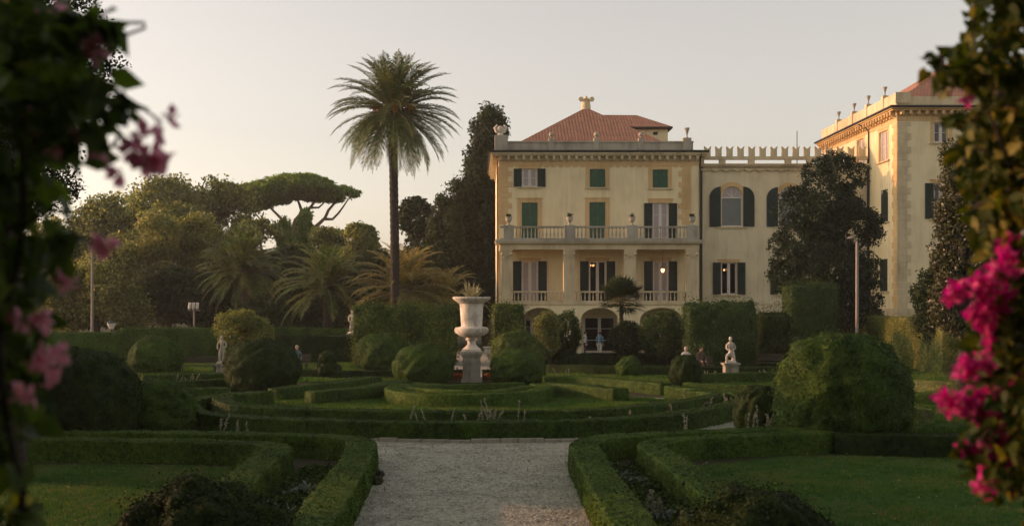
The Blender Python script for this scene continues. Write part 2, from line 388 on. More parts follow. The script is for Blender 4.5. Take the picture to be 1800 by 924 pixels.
def leafy(name, V, Q, material, size, density, label=None, cat=None, group=None, origin=None, parent=None, spread=.38, aspect=.55, jut=.03, wild=0.0, core=True):
    P, N = sample_quads(V, Q, density)
    if wild:
        k = rng.random(len(P)) < wild; P = P+N*(k*rng.exponential(1.0, len(P))*size*1.4)[:, None]
    P = P+N*rng.uniform(-.4, 1.0, (len(P), 1))*jut
    ok = P[:, 2] > .015; P, N = P[ok], N[ok]
    L = leaves(P, N, size, aspect, spread)
    VV, QQ = join((V, Q), L) if core else L
    o = quad_obj(name, VV, QQ, material, parent, origin)
    return props(o, label, cat, group)
def hedge(path, w, h, label, material='box', size=.05, density=900, straight=False, amp=.04, group='clipped box hedges of the parterre', seed=0, cat='hedge', name='box_hedge', wild=.05, step=None, rnd=None):
    path = np.asarray(path, float)
    V, Q = hedge_shape(path, w, h, step or max(.15, size*4), amp, seed, straight, rnd=rnd)
    return leafy(name, V, Q, material, size, density, label, cat, group, (path[0][0], path[0][1], 0), wild=wild, spread=.25 if size < .07 else .4, jut=.018 if size < .07 else .03)
def ball_shape(cx, cy, zc, rx, rz, amp=.05, seed=0, nu=72, nv=40, sq=1.0, ry=None):
    th = np.linspace(0, 2*math.pi, nu, endpoint=False); ph = np.linspace(-math.pi/2, math.pi/2, nv)
    T, Pp = np.meshgrid(th, ph, indexing='xy')
    cp = np.sign(np.cos(Pp))*np.abs(np.cos(Pp))**sq; sp = np.sign(np.sin(Pp))*np.abs(np.sin(Pp))**sq
    D = np.stack([cp*np.cos(T), cp*np.sin(T), sp], -1).reshape(-1, 3)
    k = 1+amp*noise(D, 1.6, seed)+amp*.8*noise(D, 4.5, seed+2)
    k = k+(.022*noise(D, 5.0*rx, seed+4, 1)+.016*noise(D, 9.0*rx, seed+5, 1))/max(rx, .6)
    V = D*k[:, None]*np.array([rx, ry or rx, rz])+np.array([cx, cy, zc])
    V[:, 2] = np.maximum(V[:, 2], -.02)
    Q = [(j*nu+i, j*nu+(i+1) % nu, (j+1)*nu+(i+1) % nu, (j+1)*nu+i) for j in range(nv-1) for i in range(nu)]
    return V, np.array(Q)
def topiary(px, top, base, wpx, label, material='box', size=.05, density=900, amp=.05, wild=.16, seed=0, sq=.9, name='topiary_ball', group='clipped topiary balls', d=None):
    d = d or EYE*FPX/(base-HY)
    x = (px-CX)*d/FPX; ht = EYE-(top-HY)*d/FPX; r = wpx*.5*d/FPX
    y = d+r*.2
    zc = ht*.42; rz = ht-zc
    V, Q = ball_shape(x, y, zc, r, rz, amp, seed, sq=sq)
    return leafy(name, V, Q, material, size, density, label, 'topiary', group, (x, y, 0), wild=wild)
# ------------------------------------------------------------------ trees
def crown_leaves(ells, nclump, per, size, cr, seed=0, aspect=.6, flat=.8, gate=-.35, spread=.9, shell=.55):
    """clumps of leaves through the volume of a few ellipsoids, thinned by noise so that gaps show through"""
    ells = np.asarray(ells, float); vol = np.prod(ells[:, 3:6], 1)
    pick = rng.choice(len(ells), nclump*3, p=vol**.8/np.sum(vol**.8)); E = ells[pick]
    D = unit(rng.normal(size=(len(E), 3))); rr = shell+(1-shell)*rng.random(len(E))**.6
    C = E[:, :3]+D*rr[:, None]*E[:, 3:6]
    g = noise(C/cr, .35, seed)
    C = C[g > gate][:nclump]; D = D[g > gate][:nclump]
    n = len(C); r = cr*rng.uniform(.6, 1.3, n)
    dd = unit(rng.normal(size=(n, per, 3))+D[:, None, :]*.5+np.array([0, 0, .35]))
    rad = rng.random((n, per, 1))**.45
    P = C[:, None]+dd*rad*r[:, None, None]*np.array([1, 1, flat])
    return leaves(P.reshape(-1, 3), dd.reshape(-1, 3), size, aspect, spread), C
def limbs(mb, base, r0, targets, fork, bend=.15, n=7, rt=.25):
    base = np.array(base, float); fork = np.array(fork, float)
    t = np.linspace(0, 1, 7)[:, None]
    off = np.array([math.sin(base[0]*3)*.25, math.cos(base[1])*.25, 0])*np.sin(t*math.pi)
    mb.tube(base+(fork-base)*t+off, np.linspace(r0*1.25, r0*.75, 7), 10)
    for g in targets:
        g = np.array(g, float); t = np.linspace(0, 1, 7)[:, None]
        v = g-fork; mid = fork+v*t; mid[:, 2] += (np.sin(t[:, 0]*math.pi)*bend*-np.linalg.norm(v[:2]))
        mid[:, :2] += np.sin(t*math.pi*2)*rng.normal(size=2)*.04*np.linalg.norm(v)
        mb.tube(mid, np.linspace(r0*.55, r0*.55*rt, 7), n)
def tree(name, label, base, ells, nclump, per, size, cr, material, trunk_r=.3, fork=None, bark='bark', group=None, cat='tree', seed=0, gate=-.35, flat=.8, aspect=.6, spread=.9, shell=.55, nl=9, crown='crown'):
    t = thing(name, label, cat, base, group)
    (V, Q), C = crown_leaves(ells, nclump, per, size, cr, seed, aspect, flat, gate, spread, shell)
    ok = V.reshape(-1, 4, 3)[:, :, 2].min(1) > .02
    V = V.reshape(-1, 4, 3)[ok].reshape(-1, 3); Q = np.arange(len(V)).reshape(-1, 4)
    quad_obj(crown, V, Q, material, t)
    mb = MB()
    if fork is None: fork = (base[0], base[1], float(np.min(C[:, 2])*.5+np.mean(C[:, 2])*.5))
    tg = C[rng.choice(len(C), min(nl, len(C)), replace=False)]
    limbs(mb, base, trunk_r, tg, fork)
    mb.build('trunk', bark, t, smooth=True)
    return t
def frond(base, az, el, L, droop, nl=34, ll=.45, vee=.5, stiff=1.0, w=.035, tipdroop=1.0):
    """feather leaf: arching midrib with two rows of leaflets; returns rib points and leaflet quads"""
    n = 14; pts = [np.array(base, float)]; e = el
    for i in range(n):
        st = L/n
        pts.append(pts[-1]+st*np.array([math.cos(az)*math.cos(e), math.sin(az)*math.cos(e), math.sin(e)]))
        e -= droop/n*(.35+1.3*(i/n)**1.2)
    pts = np.array(pts); s = np.linspace(.10, .995, nl)
    x = np.linspace(0, 1, n+1); P = np.stack([np.interp(s, x, pts[:, k]) for k in range(3)], 1)
    T = unit(np.gradient(P, axis=0)); side = unit(np.cross(T, np.array([0, 0, 1.])+1e-4)); up = np.cross(side, T)
    Vs = []
    prof = np.sin(np.clip(s*1.08, 0, 1)*math.pi)**.45*.85+.15
    for sg in (-1, 1):
        jit = rng.normal(size=(nl, 3))*.12
        D = unit(side*sg*(1-.25*s[:, None])+T*(.55+.5*s[:, None])+up*vee*.6+jit)
        l = (ll*prof*rng.uniform(.85, 1.12, nl))[:, None]
        tip = P+D*l+np.array([0, 0, -1.])*l*.22*tipdroop
        mid = P+D*l*.5
        wv = T*w*(.5+prof[:, None]*.5)
        V = np.stack([P-wv*.4, mid-wv, tip, mid+wv], 1); Vs.append(V)
    V = np.concatenate(Vs).reshape(-1, 3)
    return pts, V
def palm(name, label, base, ztop, trunk_r, fr, material, group=None, barkm='bark', L=4., ll=.5, nl=36, w=.035, fruit=None, dead=0, els=(75, -50), droop=(.7, 1.3), r_top=None, seed=0, crown_r=.35):
    t = thing(name, label, 'palm tree', base, group)
    top = np.array([base[0], base[1], ztop]); Vs = []; rb = MB()
    for i in range(fr):
        u = (i+.5)/fr
        el = R(els[0]+(els[1]-els[0])*u+rng.normal()*7); az = i*2.39996+rng.normal()*.15
        k = .80+.20*math.sin(min(1, u*1.9+.12)*math.pi/2)
        dr = droop[0]+(droop[1]-droop[0])*(1-abs(u-.35)*1.1)+rng.normal()*.12
        b0 = top+np.array([math.cos(az)*crown_r*(.3+.7*u), math.sin(az)*crown_r*(.3+.7*u), .5*(1-u)-.15])
        pts, V = frond(b0, az, el, L*k*rng.uniform(.92, 1.06), dr, nl, ll, w=w)
        rb.tube(pts[::2], np.linspace(.05, .012, len(pts[::2])), 4); Vs.append(V)
    V = np.concatenate(Vs)
    c = quad_obj('crown', V, np.arange(len(V)).reshape(-1, 4), material, t)
    rb.build('leaf_stalks', 'rachis', t)
    if ztop > .8:
        tr = MB(); zs = np.linspace(base[2], ztop, max(8, int(ztop/.22)))
        rr = [(trunk_r+((r_top or trunk_r)-trunk_r)*((z-base[2])/max(.1, ztop-base[2])))*(1+.05*(-1)**i)*(1.25 if i == 0 else 1) for i, z in enumerate(zs)]
        tr.tube([(base[0]+.06*math.sin(z*.3), base[1], z) for z in zs], rr, 14)
        tr.lathe([(trunk_r*.9, -.9), (trunk_r*1.5, -.45), (trunk_r*1.7, 0), (trunk_r*1.1, .35), (.02, .5)], base[0], base[1], ztop, 14)
        tr.build('trunk', barkm, t)
    if fruit:
        fm = MB()
        for i in range(fruit):
            az = i*2.39996; e = R(35)
            p = [top+np.array([0, 0, .1])]
            for k in range(5):
                p.append(p[-1]+.32*np.array([math.cos(az)*math.cos(e), math.sin(az)*math.cos(e), math.sin(e)])); e -= .32
            fm.tube(p, .04, 5)
            for k in range(26):
                q = p[-1]+rng.normal(size=3)*.22; fm.tube([p[-2], (p[-2]+q)/2+np.array([0, 0, .1]), q], [.03, .025, .05], 4)
        fm.build('fruit_stalks', 'fruit', t)
    return t
# ------------------------------------------------------------------ buildings
def wall_y(mb, x0, x1, z0, z1, yf, thick, holes, face=-1):
    """a wall in the x-z plane with real openings; holes: (x0,x1,z0,z1,rise) with an elliptic head of that rise"""
    xs = {x0, x1}
    for h in holes:
        xs |= {h[0], h[1]}
        if h[4] > 0: xs |= {h[0]+(h[1]-h[0])*(.5-.5*math.cos(math.pi*k/14)) for k in range(1, 14)}
    xs = sorted(x for x in xs if x0-1e-6 <= x <= x1+1e-6); yb = yf+thick
    def head(h, x):
        if h[4] <= 0: return h[3]
        u = (x-(h[0]+h[1])/2)/((h[1]-h[0])/2); return h[3]-h[4]+h[4]*math.sqrt(max(0, 1-u*u))
    def q(*v): mb.add(v, [(0, 1, 2, 3)])
    for a, b in zip(xs[:-1], xs[1:]):
        if b-a < 1e-6: continue
        hs = sorted([h for h in holes if h[0] <= a+1e-6 and h[1] >= b-1e-6], key=lambda h: h[2])
        lo = (z0, z0)
        for h in hs:
            if h[2] > lo[0]+1e-6:
                q((a, yf, lo[0]), (b, yf, lo[1]), (b, yf, h[2]), (a, yf, h[2])); q((b, yb, lo[1]), (a, yb, lo[0]), (a, yb, h[2]), (b, yb, h[2]))
                q((a, yf, h[2]), (b, yf, h[2]), (b, yb, h[2]), (a, yb, h[2]))
            lo = (head(h, a), head(h, b))
            q((a, yf, lo[0]), (a, yb, lo[0]), (b, yb, lo[1]), (b, yf, lo[1]))
        q((a, yf, lo[0]), (b, yf, lo[1]), (b, yf, z1), (a, yf, z1)); q((b, yb, lo[1]), (a, yb, lo[0]), (a, yb, z1), (b, yb, z1))
    for h in holes:
        s = h[3]-h[4]
        for x in (h[0], h[1]): q((x, yf, h[2]), (x, yb, h[2]), (x, yb, s), (x, yf, s))
    q((x0, yf, z0), (x0, yb, z0), (x0, yb, z1), (x0, yf, z1)); q((x1, yf, z0), (x1, yb, z0), (x1, yb, z1), (x1, yf, z1)); q((x0, yf, z1), (x1, yf, z1), (x1, yb, z1), (x0, yb, z1))
    return mb
class Local:
    """maps a wall-local frame (u along the wall, n outwards, z) to the world"""
    def __init__(s, ox, oy, ux, uy): s.o = (ox, oy); s.u = (ux, uy); s.n = (uy, -ux)
    def __call__(s, u, n, z): return (s.o[0]+s.u[0]*u+s.n[0]*n, s.o[1]+s.u[1]*u+s.n[1]*n, z)
    def box(s, mb, u0, u1, n0, n1, z0, z1):
        V = [s(u, n, z) for z in (z0, z1) for u, n in ((u0, n1), (u1, n1), (u1, n0), (u0, n0))]
        return mb.add(V, [(0, 3, 2, 1), (4, 5, 6, 7), (0, 1, 5, 4), (1, 2, 6, 5), (2, 3, 7, 6), (3, 0, 4, 7)])
    def outline(s, mb, poly, n0, n1):
        k = len(poly); V = [s(u, n1, z) for u, z in poly]+[s(u, n0, z) for u, z in poly]
        return mb.add(V, [tuple(range(k)), tuple(range(2*k-1, k-1, -1))]+[(i, i+k, (i+1) % k+k, (i+1) % k) for i in range(k)])
def shutter(parent, L, u0, u1, z0, z1, n, material, arch=0, tilt=0.0):
    """louvred leaf: stiles, rails and slats; arch = +1/-1 rounds the outer-top corner"""
    mb = MB(); st = .07
    if arch:
        poly = [(u0, z0), (u1, z0)]
        r = (u1-u0); zs = z1-r
        if arch > 0:   # hinge on the right edge of the opening: high side on the right
            poly += [(u1, zs)]+[(u0+r*math.cos(a), zs+r*math.sin(a)) for a in np.linspace(.15, math.pi/2, 7)]+[(u0, z1)]
        else:
            poly += [(u1, z1)]+[(u1-r*math.cos(a), zs+r*math.sin(a)) for a in np.linspace(math.pi/2, .15, 7)]+[(u0, zs)]
        L.outline(mb, poly, n, n+.04)
        top = zs
    else:
        L.box(mb, u0, u1, n, n+.025, z0, z1); top = z1
    for a, b in ((u0, u0+st), (u1-st, u1)): L.box(mb, a, b, n+.003, n+.065, z0+.002, top-.002)
    mid = z0+(top-z0)*.42
    for a in (z0+.003, mid, top-st-.003): L.box(mb, u0+st, u1-st, n+.004, n+.062, a, a+st)
    zz = z0+st+.05
    while zz < top-st-.05:
        if abs(zz-mid-.03) > .08: L.box(mb, u0+st, u1-st, n+.026, n+.048, zz, zz+.035)
        zz += .07
    return mb.build('shutter', material, parent)
def window(parent, L, u0, u1, z0, z1, depth=.22, pane='curtain', shutters=None, sw=None, smat='shutter_dark', sill=True, surround=None, arch=False, bars=1, closed=False, sg=0.0):
    """casement: white frame set back in its opening; pane, shutters, sill and painted surround are its pieces"""
    mb = MB(); f = .085; n = -depth
    zs = z1-(u1-u0)/2 if arch else z1
    c = (u0+u1)/2
    L.box(mb, u0+.002, u0+f, n, n+.08, z0, zs); L.box(mb, u1-f, u1-.002, n, n+.08, z0, zs)
    L.box(mb, u0+f, u1-f, n, n+.08, z0+.002, z0+f)
    L.box(mb, u0+f, u1-f, n, n+.08, zs-f, zs)
    if pane != 'blind': L.box(mb, c-.07, c+.07, n+.004, n+.10, z0+f, zs-f)
    for a, b in ((u0+f, c-.07), (c+.07, u1-f)) if pane != 'blind' else ():
        L.box(mb, a, a+.05, n+.005, n+.07, z0+f, zs-f); L.box(mb, b-.05, b, n+.005, n+.07, z0+f, zs-f)
        for k in range(bars):
            zz = z0+(zs-z0)*(k+1)/(bars+1); L.box(mb, a+.05, b-.05, n+.006, n+.05, zz-.02, zz+.02)
    if arch:
        r0 = (u1-u0)/2-.002
        for k in range(10):
            a0, a1 = math.pi*k/10, math.pi*(k+1)/10
            L.outline(mb, [(c+r*math.cos(a), zs+r*math.sin(a)) for r, a in ((r0-f, a0), (r0, a0), (r0, a1), (r0-f, a1))], n, n+.08)
        for k in (1, 2, 3):
            a = math.pi*k/4; d = .018
            L.outline(mb, [(c-d*math.sin(a), zs+d*math.cos(a)), (c+d*math.sin(a), zs-d*math.cos(a)), (c+d*math.sin(a)+(r0-f)*math.cos(a), zs-d*math.cos(a)+(r0-f)*math.sin(a)), (c-d*math.sin(a)+(r0-f)*math.cos(a), zs+d*math.cos(a)+(r0-f)*math.sin(a))], n+.004, n+.05)
    w = mb.build('window', 'whitepaint', parent)
    pb = MB(); L.box(pb, u0+.03, u1-.03, n+.015, n+.03, z0+.03, zs-.03)
    if arch and pane == 'blind': pb.build('blind', 'blind', w); pb = MB()
    if arch:
        L.outline(pb, [(c+(r0-.03)*math.cos(a), zs+.002+(r0-.03)*math.sin(a)) for a in np.linspace(0, math.pi, 13)], n+.015, n+.03)
    if pb.v: pb.build('pane', 'curtain' if pane == 'blind' else pane, w)
    if closed:
        shutter(w, L, u0+.01, c-.006, z0+.02, z1-.02, -.05, smat); shutter(w, L, c+.006, u1-.01, z0+.02, z1-.02, -.05, smat)
    elif shutters is None or shutters:
        s = sw or (u1-u0)/2+.03
        shutter(w, L, u0-s-.01-sg, u0-.01-sg, z0-.02, z1, .025, smat, -1 if arch else 0); shutter(w, L, u1+.01+sg, u1+s+.01+sg, z0-.02, z1, .025, smat, 1 if arch else 0)
    if sill:
        sb = MB(); L.box(sb, u0-.35, u1+.35, .003, .14, z0-.13, z0-.023); sb.build('sill', 'trim', w)
    if surround:
        s = surround; sb = MB()
        if arch:
            for k in range(14):
                a0, a1 = math.pi*k/14, math.pi*(k+1)/14; r1 = (u1-u0)/2+.02
                L.outline(sb, [(c+r*math.cos(a), zs+r*math.sin(a)) for r, a in ((r1, a0), (r1+s, a0), (r1+s, a1), (r1, a1))], .004, .05)
        else:
            for a, b in ((u0-s, u0-.004), (u1+.004, u1+s)): L.box(sb, a, b, .004, .022, z0, z1+.004)
            L.box(sb, u0-s, u1+s, .004, .024, z1+.004, z1+s*.9); L.box(sb, u0-s-.05, u1+s+.05, .005, .06, z1+s*.9, z1+s*.9+.07)
            L.box(sb, c-.2, c+.2, .006, .045, z1+.03, z1+s*.85)
        sb.build('surround', 'ochre', w)
    return w
def roof_faces(name, faces, material, parent):
    me = bpy.data.meshes.new(name); org = WL[parent.name]; V = []; F = []; UV = []
    for poly in faces:
        P = np.array(poly, float); F.append(tuple(range(len(V), len(V)+len(P)))); V += [tuple(p-org) for p in P]
        u = unit(P[1]-P[0]); nn = unit(np.cross(P[1]-P[0], P[2]-P[0])); v = np.cross(nn, u)
        UV += [((p-P[0])@u, (p-P[0])@v) for p in P]
    me.from_pydata(V, [], F); uvl = me.uv_layers.new(name='UVMap')
    for i, uv in enumerate(UV): uvl.data[i].uv = uv
    me.update(); return link_mesh(me, name, material, parent)
URN = [(.16, 0), (.16, .05), (.07, .09), (.06, .16), (.12, .22), (.20, .32), (.215, .40), (.19, .46), (.20, .50), (.25, .54), (.24, .57), (.20, .56)]
TALLURN = [(.15, 0), (.15, .06), (.06, .12), (.055, .34), (.09, .40), (.10, .46), (.17, .66), (.23, .82), (.22, .86), (.12, .85)]
BALUST = [(.055, 0), (.055, .05), (.035, .08), (.06, .22), (.055, .30), (.032, .50), (.032, .62), (.05, .68), (.055, .72)]
def balusters(parent, spans, y, z0, h, material, gap):
    first = None
    for a, b in spans:
        n = max(1, int((b-a)/gap))
        for k in range(n):
            x = a+(b-a)*(k+.5)/n
            if first is None:
                mb = MB(); mb.lathe([(r*1.05, z*h/.72) for r, z in BALUST], 0, 0, 0, 8); first = mb.build('baluster', material, parent, origin=(0, 0, 0), smooth=True); o = first
            else:
                o = first.copy(); COL.objects.link(o); o.parent = parent
            o.location = (x-WL[parent.name][0], y-WL[parent.name][1], z0-WL[parent.name][2])
def quoins(mb, L, u, sgn, z0, z1, hgt=.42):
    """toothed corner stones, sgn = direction into the wall"""
    z = z0; k = 0
    while z < z1-.1:
        w = 1.0 if k % 2 else .72
        a, b = sorted((u+sgn*.003, u+sgn*w)); L.box(mb, a, b, .003, .035, z+.012, min(z+hgt, z1)-.012); z += hgt; k += 1

DV, DP = 89.0, 86.2
def vx(px, d=DV): return (px-CX)*d/FPX
def vz(py, d=DV): return EYE-(py-HY)*d/FPX
def villa():
    t = thing('villa', 'tall cream villa with red hipped roof, green shutters and a columned loggia', 'villa', (vx(1052), DV, 0))
    L = Local(0, DV, 1, 0)
    X0, X1 = vx(877), vx(1228); ztop = vz(281)
    w3 = [(917.5, 944.5, 296.5, 328), (1036.5, 1064, 297, 329), (1147, 1174, 298, 330)]
    w2 = [(917, 945, 356, 419), (1036, 1064, 355.5, 419), (1147, 1175, 357, 419)]
    lo = [(917, 946, 459, 533), (1035, 1066, 459, 533), (1147.5, 1175, 459, 533)]
    gf = [(922, 948, 561, 600), (1026, 1082, 557, 618), (1130, 1196, 557, 618)]  # right two openings widened into dark glazing to stand in for arcade shade
    H = lambda l: [(vx(a), vx(b), vz(d), vz(c), 0) for a, b, c, d in l]
    holes = H(w3)+H(w2)+H(lo)+H(gf)
    mb = MB(); wall_y(mb, X0, X1, 0, ztop, DV, .4, holes)
    mb.box(X0, X0+.4, DV+.403, DV+14, 0, ztop); mb.box(X1-.4, X1, DV+.403, DV+14, 0, ztop); mb.box(X0+.403, X1-.403, DV+13.6, DV+14, 0, ztop)
    mb.build('wall', 'stucco', t)
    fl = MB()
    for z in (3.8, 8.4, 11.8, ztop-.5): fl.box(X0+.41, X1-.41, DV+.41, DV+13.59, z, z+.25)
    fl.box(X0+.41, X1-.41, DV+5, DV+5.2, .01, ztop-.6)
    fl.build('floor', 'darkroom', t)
    for i, h in enumerate(H(w3)):
        window(t, L, h[0], h[1], h[2], h[3], closed=i > 0, smat='shutter_green' if i else 'shutter_dark', surround=.32 if i else .25, bars=1)
    for i, h in enumerate(H(w2)):
        window(t, L, h[0], h[1], h[2], h[3], closed=i < 2, smat='shutter_green' if i < 2 else 'shutter_dark', surround=.34, sill=False, bars=2)
    for i, h in enumerate(H(lo)):
        window(t, L, h[0], h[1], h[2], h[3], pane=('curtain', 'glass', 'curtain')[i], sill=False, surround=.22, bars=0, sw=.66)
    for i, h in enumerate(H(gf)):
        window(t, L, h[0], h[1], h[2], h[3], pane='glass', shutters=i == 0, sill=False, bars=2)
    # frieze, cornice with brackets, gutter
    mb = MB()
    def ring(n0, z0, z1):     # band round front and both sides
        mb.box(X0-n0, X1+n0, DV-n0, DV-.002, z0, z1); mb.box(X0-n0, X0-.002, DV, DV+14, z0, z1); mb.box(X1+.002, X1+n0, DV, DV+14, z0, z1)
    fz = MB(); L.box(fz, X0+.01, X1-.01, .004, .03, vz(291), vz(283.5))
    k = 0; x = X0+.1
    while x < X1-.5:      # painted swags under the frieze
        c = x+.26; L.outline(fz, [(c+.25*math.cos(a), vz(291)-.002+.16*math.sin(a)) for a in np.linspace(math.pi, 2*math.pi, 9)], .004, .02); x += .56
    fz.build('frieze', 'ochre', t)
    ring(.10, vz(283.3), vz(281)); ring(.62, vz(272.5), vz(269.5)); ring(.50, vz(275), vz(272.6))
    n = 27
    for k in range(n):
        x = X0+.15+(X1-X0-.3)*k/(n-1); mb.box(x-.1, x+.1, DV-.46, DV-.101, vz(280.5), vz(275.1)); mb.box(x-.08, x+.08, DV-.34, DV-.102, vz(282.6), vz(280.6))
    for k in range(24):
        y = DV+.3+k*.58; mb.box(X0-.46, X0-.101, y-.1, y+.1, vz(280.5), vz(275.1)); mb.box(X1+.101, X1+.46, y-.1, y+.1, vz(280.5), vz(275.1))
    mb.box(X0-.1, X1+.1, DV-.1, DV+14, vz(281)+.002, vz(272.7))
    mb.build('cornice', 'trim', t)
    g = MB(); g.tube([(X0-.7, DV-.66, vz(267.5)), (X1+.12+.55, DV-.66, vz(267.5))], .09, 8); g.tube([(X0-.68, DV-.6, vz(267.5)), (X0-.68, DV+14, vz(267.5))], .09, 8); g.box(X0-.7, X1+.7, DV-.64, DV+14.3, vz(269.4), vz(267.8)); g.build('gutter', 'gutter', t)
    # parapet with blocks and ball finials
    p = MB(); zt, zb = vz(248.5), vz(267.7)
    p.box(X0+.1, X1-.45, DV-.1, DV+.35, zb, zt-.12); p.box(X0+.06, X1-.41, DV-.16, DV+.41, zt-.118, zt)
    p.box(X0+.1, X0+.5, DV+.42, DV+13.5, zb, zt); p.box(X1-.85, X1-.45, DV+.42, DV+13.5, zb, zt)
    for px in (969, 1048, 1126.5): x = vx(px); p.box(x-.19, x+.19, DV-.22, DV+.4, zb+.003, zt+.25); p.box(x-.3, x-.19, DV-.18, DV-.161, zb+.3, zt-.13)
    p.box(vx(869.5), vx(892.5), DV-.24, DV+.7, zb+.002, vz(238)); p.box(vx(1200), vx(1214.5), DV-.22, DV+.45, zb+.002, vz(243))
    p.build('parapet', 'greystone', t)
    for px in (969, 1048, 1126.5):
        f = MB(); f.lathe([(.12, 0), (.09, .06), (.07, .10), (.17, .17), (.20, .28), (.16, .40), (.06, .46)], vx(px), DV, zt+.252, 12); f.build('finial', 'greystone', t, smooth=True)
    oc = MB()
    cx, cz = vx(880), vz(237.9)
    oc.lathe([(.30, 0), (.22, .12), (.14, .22), (.26, .40), (.32, .58), (.16, .74)], cx, DV+.2, cz, 10, wob=lambda a, z: .15*math.sin(5*a))
    for s in (-1, 1):
        oc.tube([(cx, DV+.2, cz+.2), (cx+s*.3, DV+.2, cz+.32), (cx+s*.45, DV+.2, cz+.62), (cx+s*.25, DV+.2, cz+.85)], [.13, .14, .12, .06], 7)
    oc.build('parapet_ornament', 'urnstone', t, smooth=True)
    # roofs
    e = 16.35; a0, a1, b0, b1 = vx(903, 90), vx(1178, 90), DV+.8, DV+13; ap = tuple(W(1030, 189, 96)); ap2 = (ap[0]+.5, ap[1]+1, ap[2])
    roof_faces('roof', [[(a0, b0, e), (a1, b0, e), ap], [(a1, b0, e), (a1, b1, e), ap], [(a1, b1, e), (a0, b1, e), ap], [(a0, b1, e), (a0, b0, e), ap]], 'tiles', t)
    bx0, bx1, by0, by1 = vx(1045, 98), vx(1174, 98), 98., 102.8; ez = vz(224, 98)
    b = MB(); b.box(bx0, bx1, by0, by1, 15, ez-.15); b.build('belvedere', 'stucco', t)
    bw = MB(); bw.box(vx(1148, 98), vx(1156, 98), by0-.05, by0-.003, vz(237, 98), vz(232, 98)); bw.build('vent', 'gutter', t)
    bx0 -= .4; bx1 += .35; by0 -= .4; by1 += .4; r1, r2 = (vx(1062, 100.4), 100.4, vz(202, 100.4)), (vx(1119, 100.4), 100.4, vz(202.5, 100.4))
    roof_faces('roof', [[(bx0, by0, ez), (bx1, by0, ez), r2, r1], [(bx1, by0, ez), (bx1, by1, ez), r2], [(bx1, by1, ez), (bx0, by1, ez), r1, r2], [(bx0, by1, ez), (bx0, by0, ez), r1]], 'tiles', t)
    g = MB(); g.box(bx0, bx1, by0-.02, by1, ez-.14, ez-.01); g.build('eave_board', 'gutter', t)
    ch = MB(); x, y, z = ap; ch.lathe([(.36, -.35), (.42, .1), (.36, .3), (.30, .62), (.34, .66), (.34, .72)], x, y, z, 10)
    ch.lathe([(.10, .72), (.15, .80), (.14, .9), (.07, .94)], x, y, z, 8)
    for s in (-1, 1):
        ch.tube([(x+s*.2, y-.1, z+.45), (x+s*.32, y-.15, z+.56), (x+s*.42, y-.2, z+.6)], [.08, .09, .1], 8)
        ch.tube([(x+s*.46, y-.45, z+.62), (x+s*.46, y-.4, z+.62), (x+s*.46, y-.2, z+.62)], [.20, .22, .08], 12)
    ch.build('chimney', 'trim', t, smooth=True)
    q = MB(); quoins(q, L, X0, 1, vz(395), vz(292)); q.build('quoins', 'ochre', t); q = MB(); quoins(q, L, vx(1215), -1, vz(395), vz(292)); q.build('quoins', 'ochre', t)
    ql = MB(); LL = Local(X0, DV, 0, 1); LL.n = (-1, 0); quoins(ql, LL, 0, 1, .3, vz(292)); ql.build('quoins', 'ochre', t)
    # ---- portico
    P = lambda px: vx(px, DP); Z = lambda py: vz(py, DP)
    x0, x1 = P(879), P(1228)
    mb = MB()
    wall_y(mb, x0, x1, 0, Z(535), DP, .5, [(P(919), P(981), -.01, Z(540.5), .85), (P(1021), P(1087), -.01, Z(540.5), .9), (P(1125), P(1201), -.01, Z(540.5), .95)])
    mb.box(x0, x0+.5, DP+.503, DV-.003, 0, Z(535)); mb.box(x1-.5, x1, DP+.503, DV-.003, 0, Z(535))
    ar = mb.build('arcade', 'stucco', t)
    mb = MB(); mb.box(x0-.08, x1+.08, DP-.1, DV-.003, Z(535)+.002, Z(531)); mb.box(x0-.02, x1+.02, DP-.05, DP-.003, Z(541)+.32, Z(535)-.002); mb.build('loggia_floor', 'trim', t)
    for a, b in ((881, 900), (991, 1010), (1098.5, 1118), (1207, 1226)):
        mb = MB(); a, b = P(a), P(b); zt = Z(438); mb.box(a, b, DP+.02, DP+.75, Z(531)+.002, zt-.75)
        mb.box(a-.05, b+.05, DP-.03, DP+.8, Z(531)+.004, Z(531)+.3); mb.box(a-.04, b+.04, DP-.02, DP+.79, zt-.752, zt-.68)
        mb.box(a+.002, b-.002, DP+.022, DP+.748, zt-.678, zt-.3); mb.box(a-.03, b+.03, DP-.01, DP+.78, zt-.298, zt-.12); mb.box(a-.07, b+.07, DP-.05, DP+.82, zt-.118, zt-.002)
        for s in (a+.06, b-.06): mb.tube([(s, DP+.03, zt-.42), (s, DP-.06, zt-.36), (s, DP-.02, zt-.30)], [.10, .11, .08], 8)
        for k in range(3): mb.tube([(a+(b-a)*(.25+.25*k), DP+.01, zt-.66), (a+(b-a)*(.25+.25*k), DP-.05, zt-.45)], [.07, .05], 6)
        mb.build('column', 'trim', t)
    # pilasters joining the outer columns to the wall
    mb = MB()
    mb.box(P(1226), x1, DP+.05, DP+.7, Z(531)+.003, Z(438)-.003)
    mb.build('loggia_side', 'stucco', t)
    mb = MB(); mb.box(x0, x1, DP, DV-.003, Z(438), Z(430)); mb.box(x0-.04, x1+.04, DP-.04, DV-.003, Z(430)+.002, Z(427.6)); mb.box(x0-.3, x1+.3, DP-.32, DV-.003, Z(427.6)+.002, Z(425.4)); mb.build('entablature', 'trim', t)
    mb = MB(); mb.box(x0-.36, x1+.36, DP-.38, DV-.004, Z(425.4)+.002, Z(421.5)); mb.build('balcony_slab', 'greystone', t)
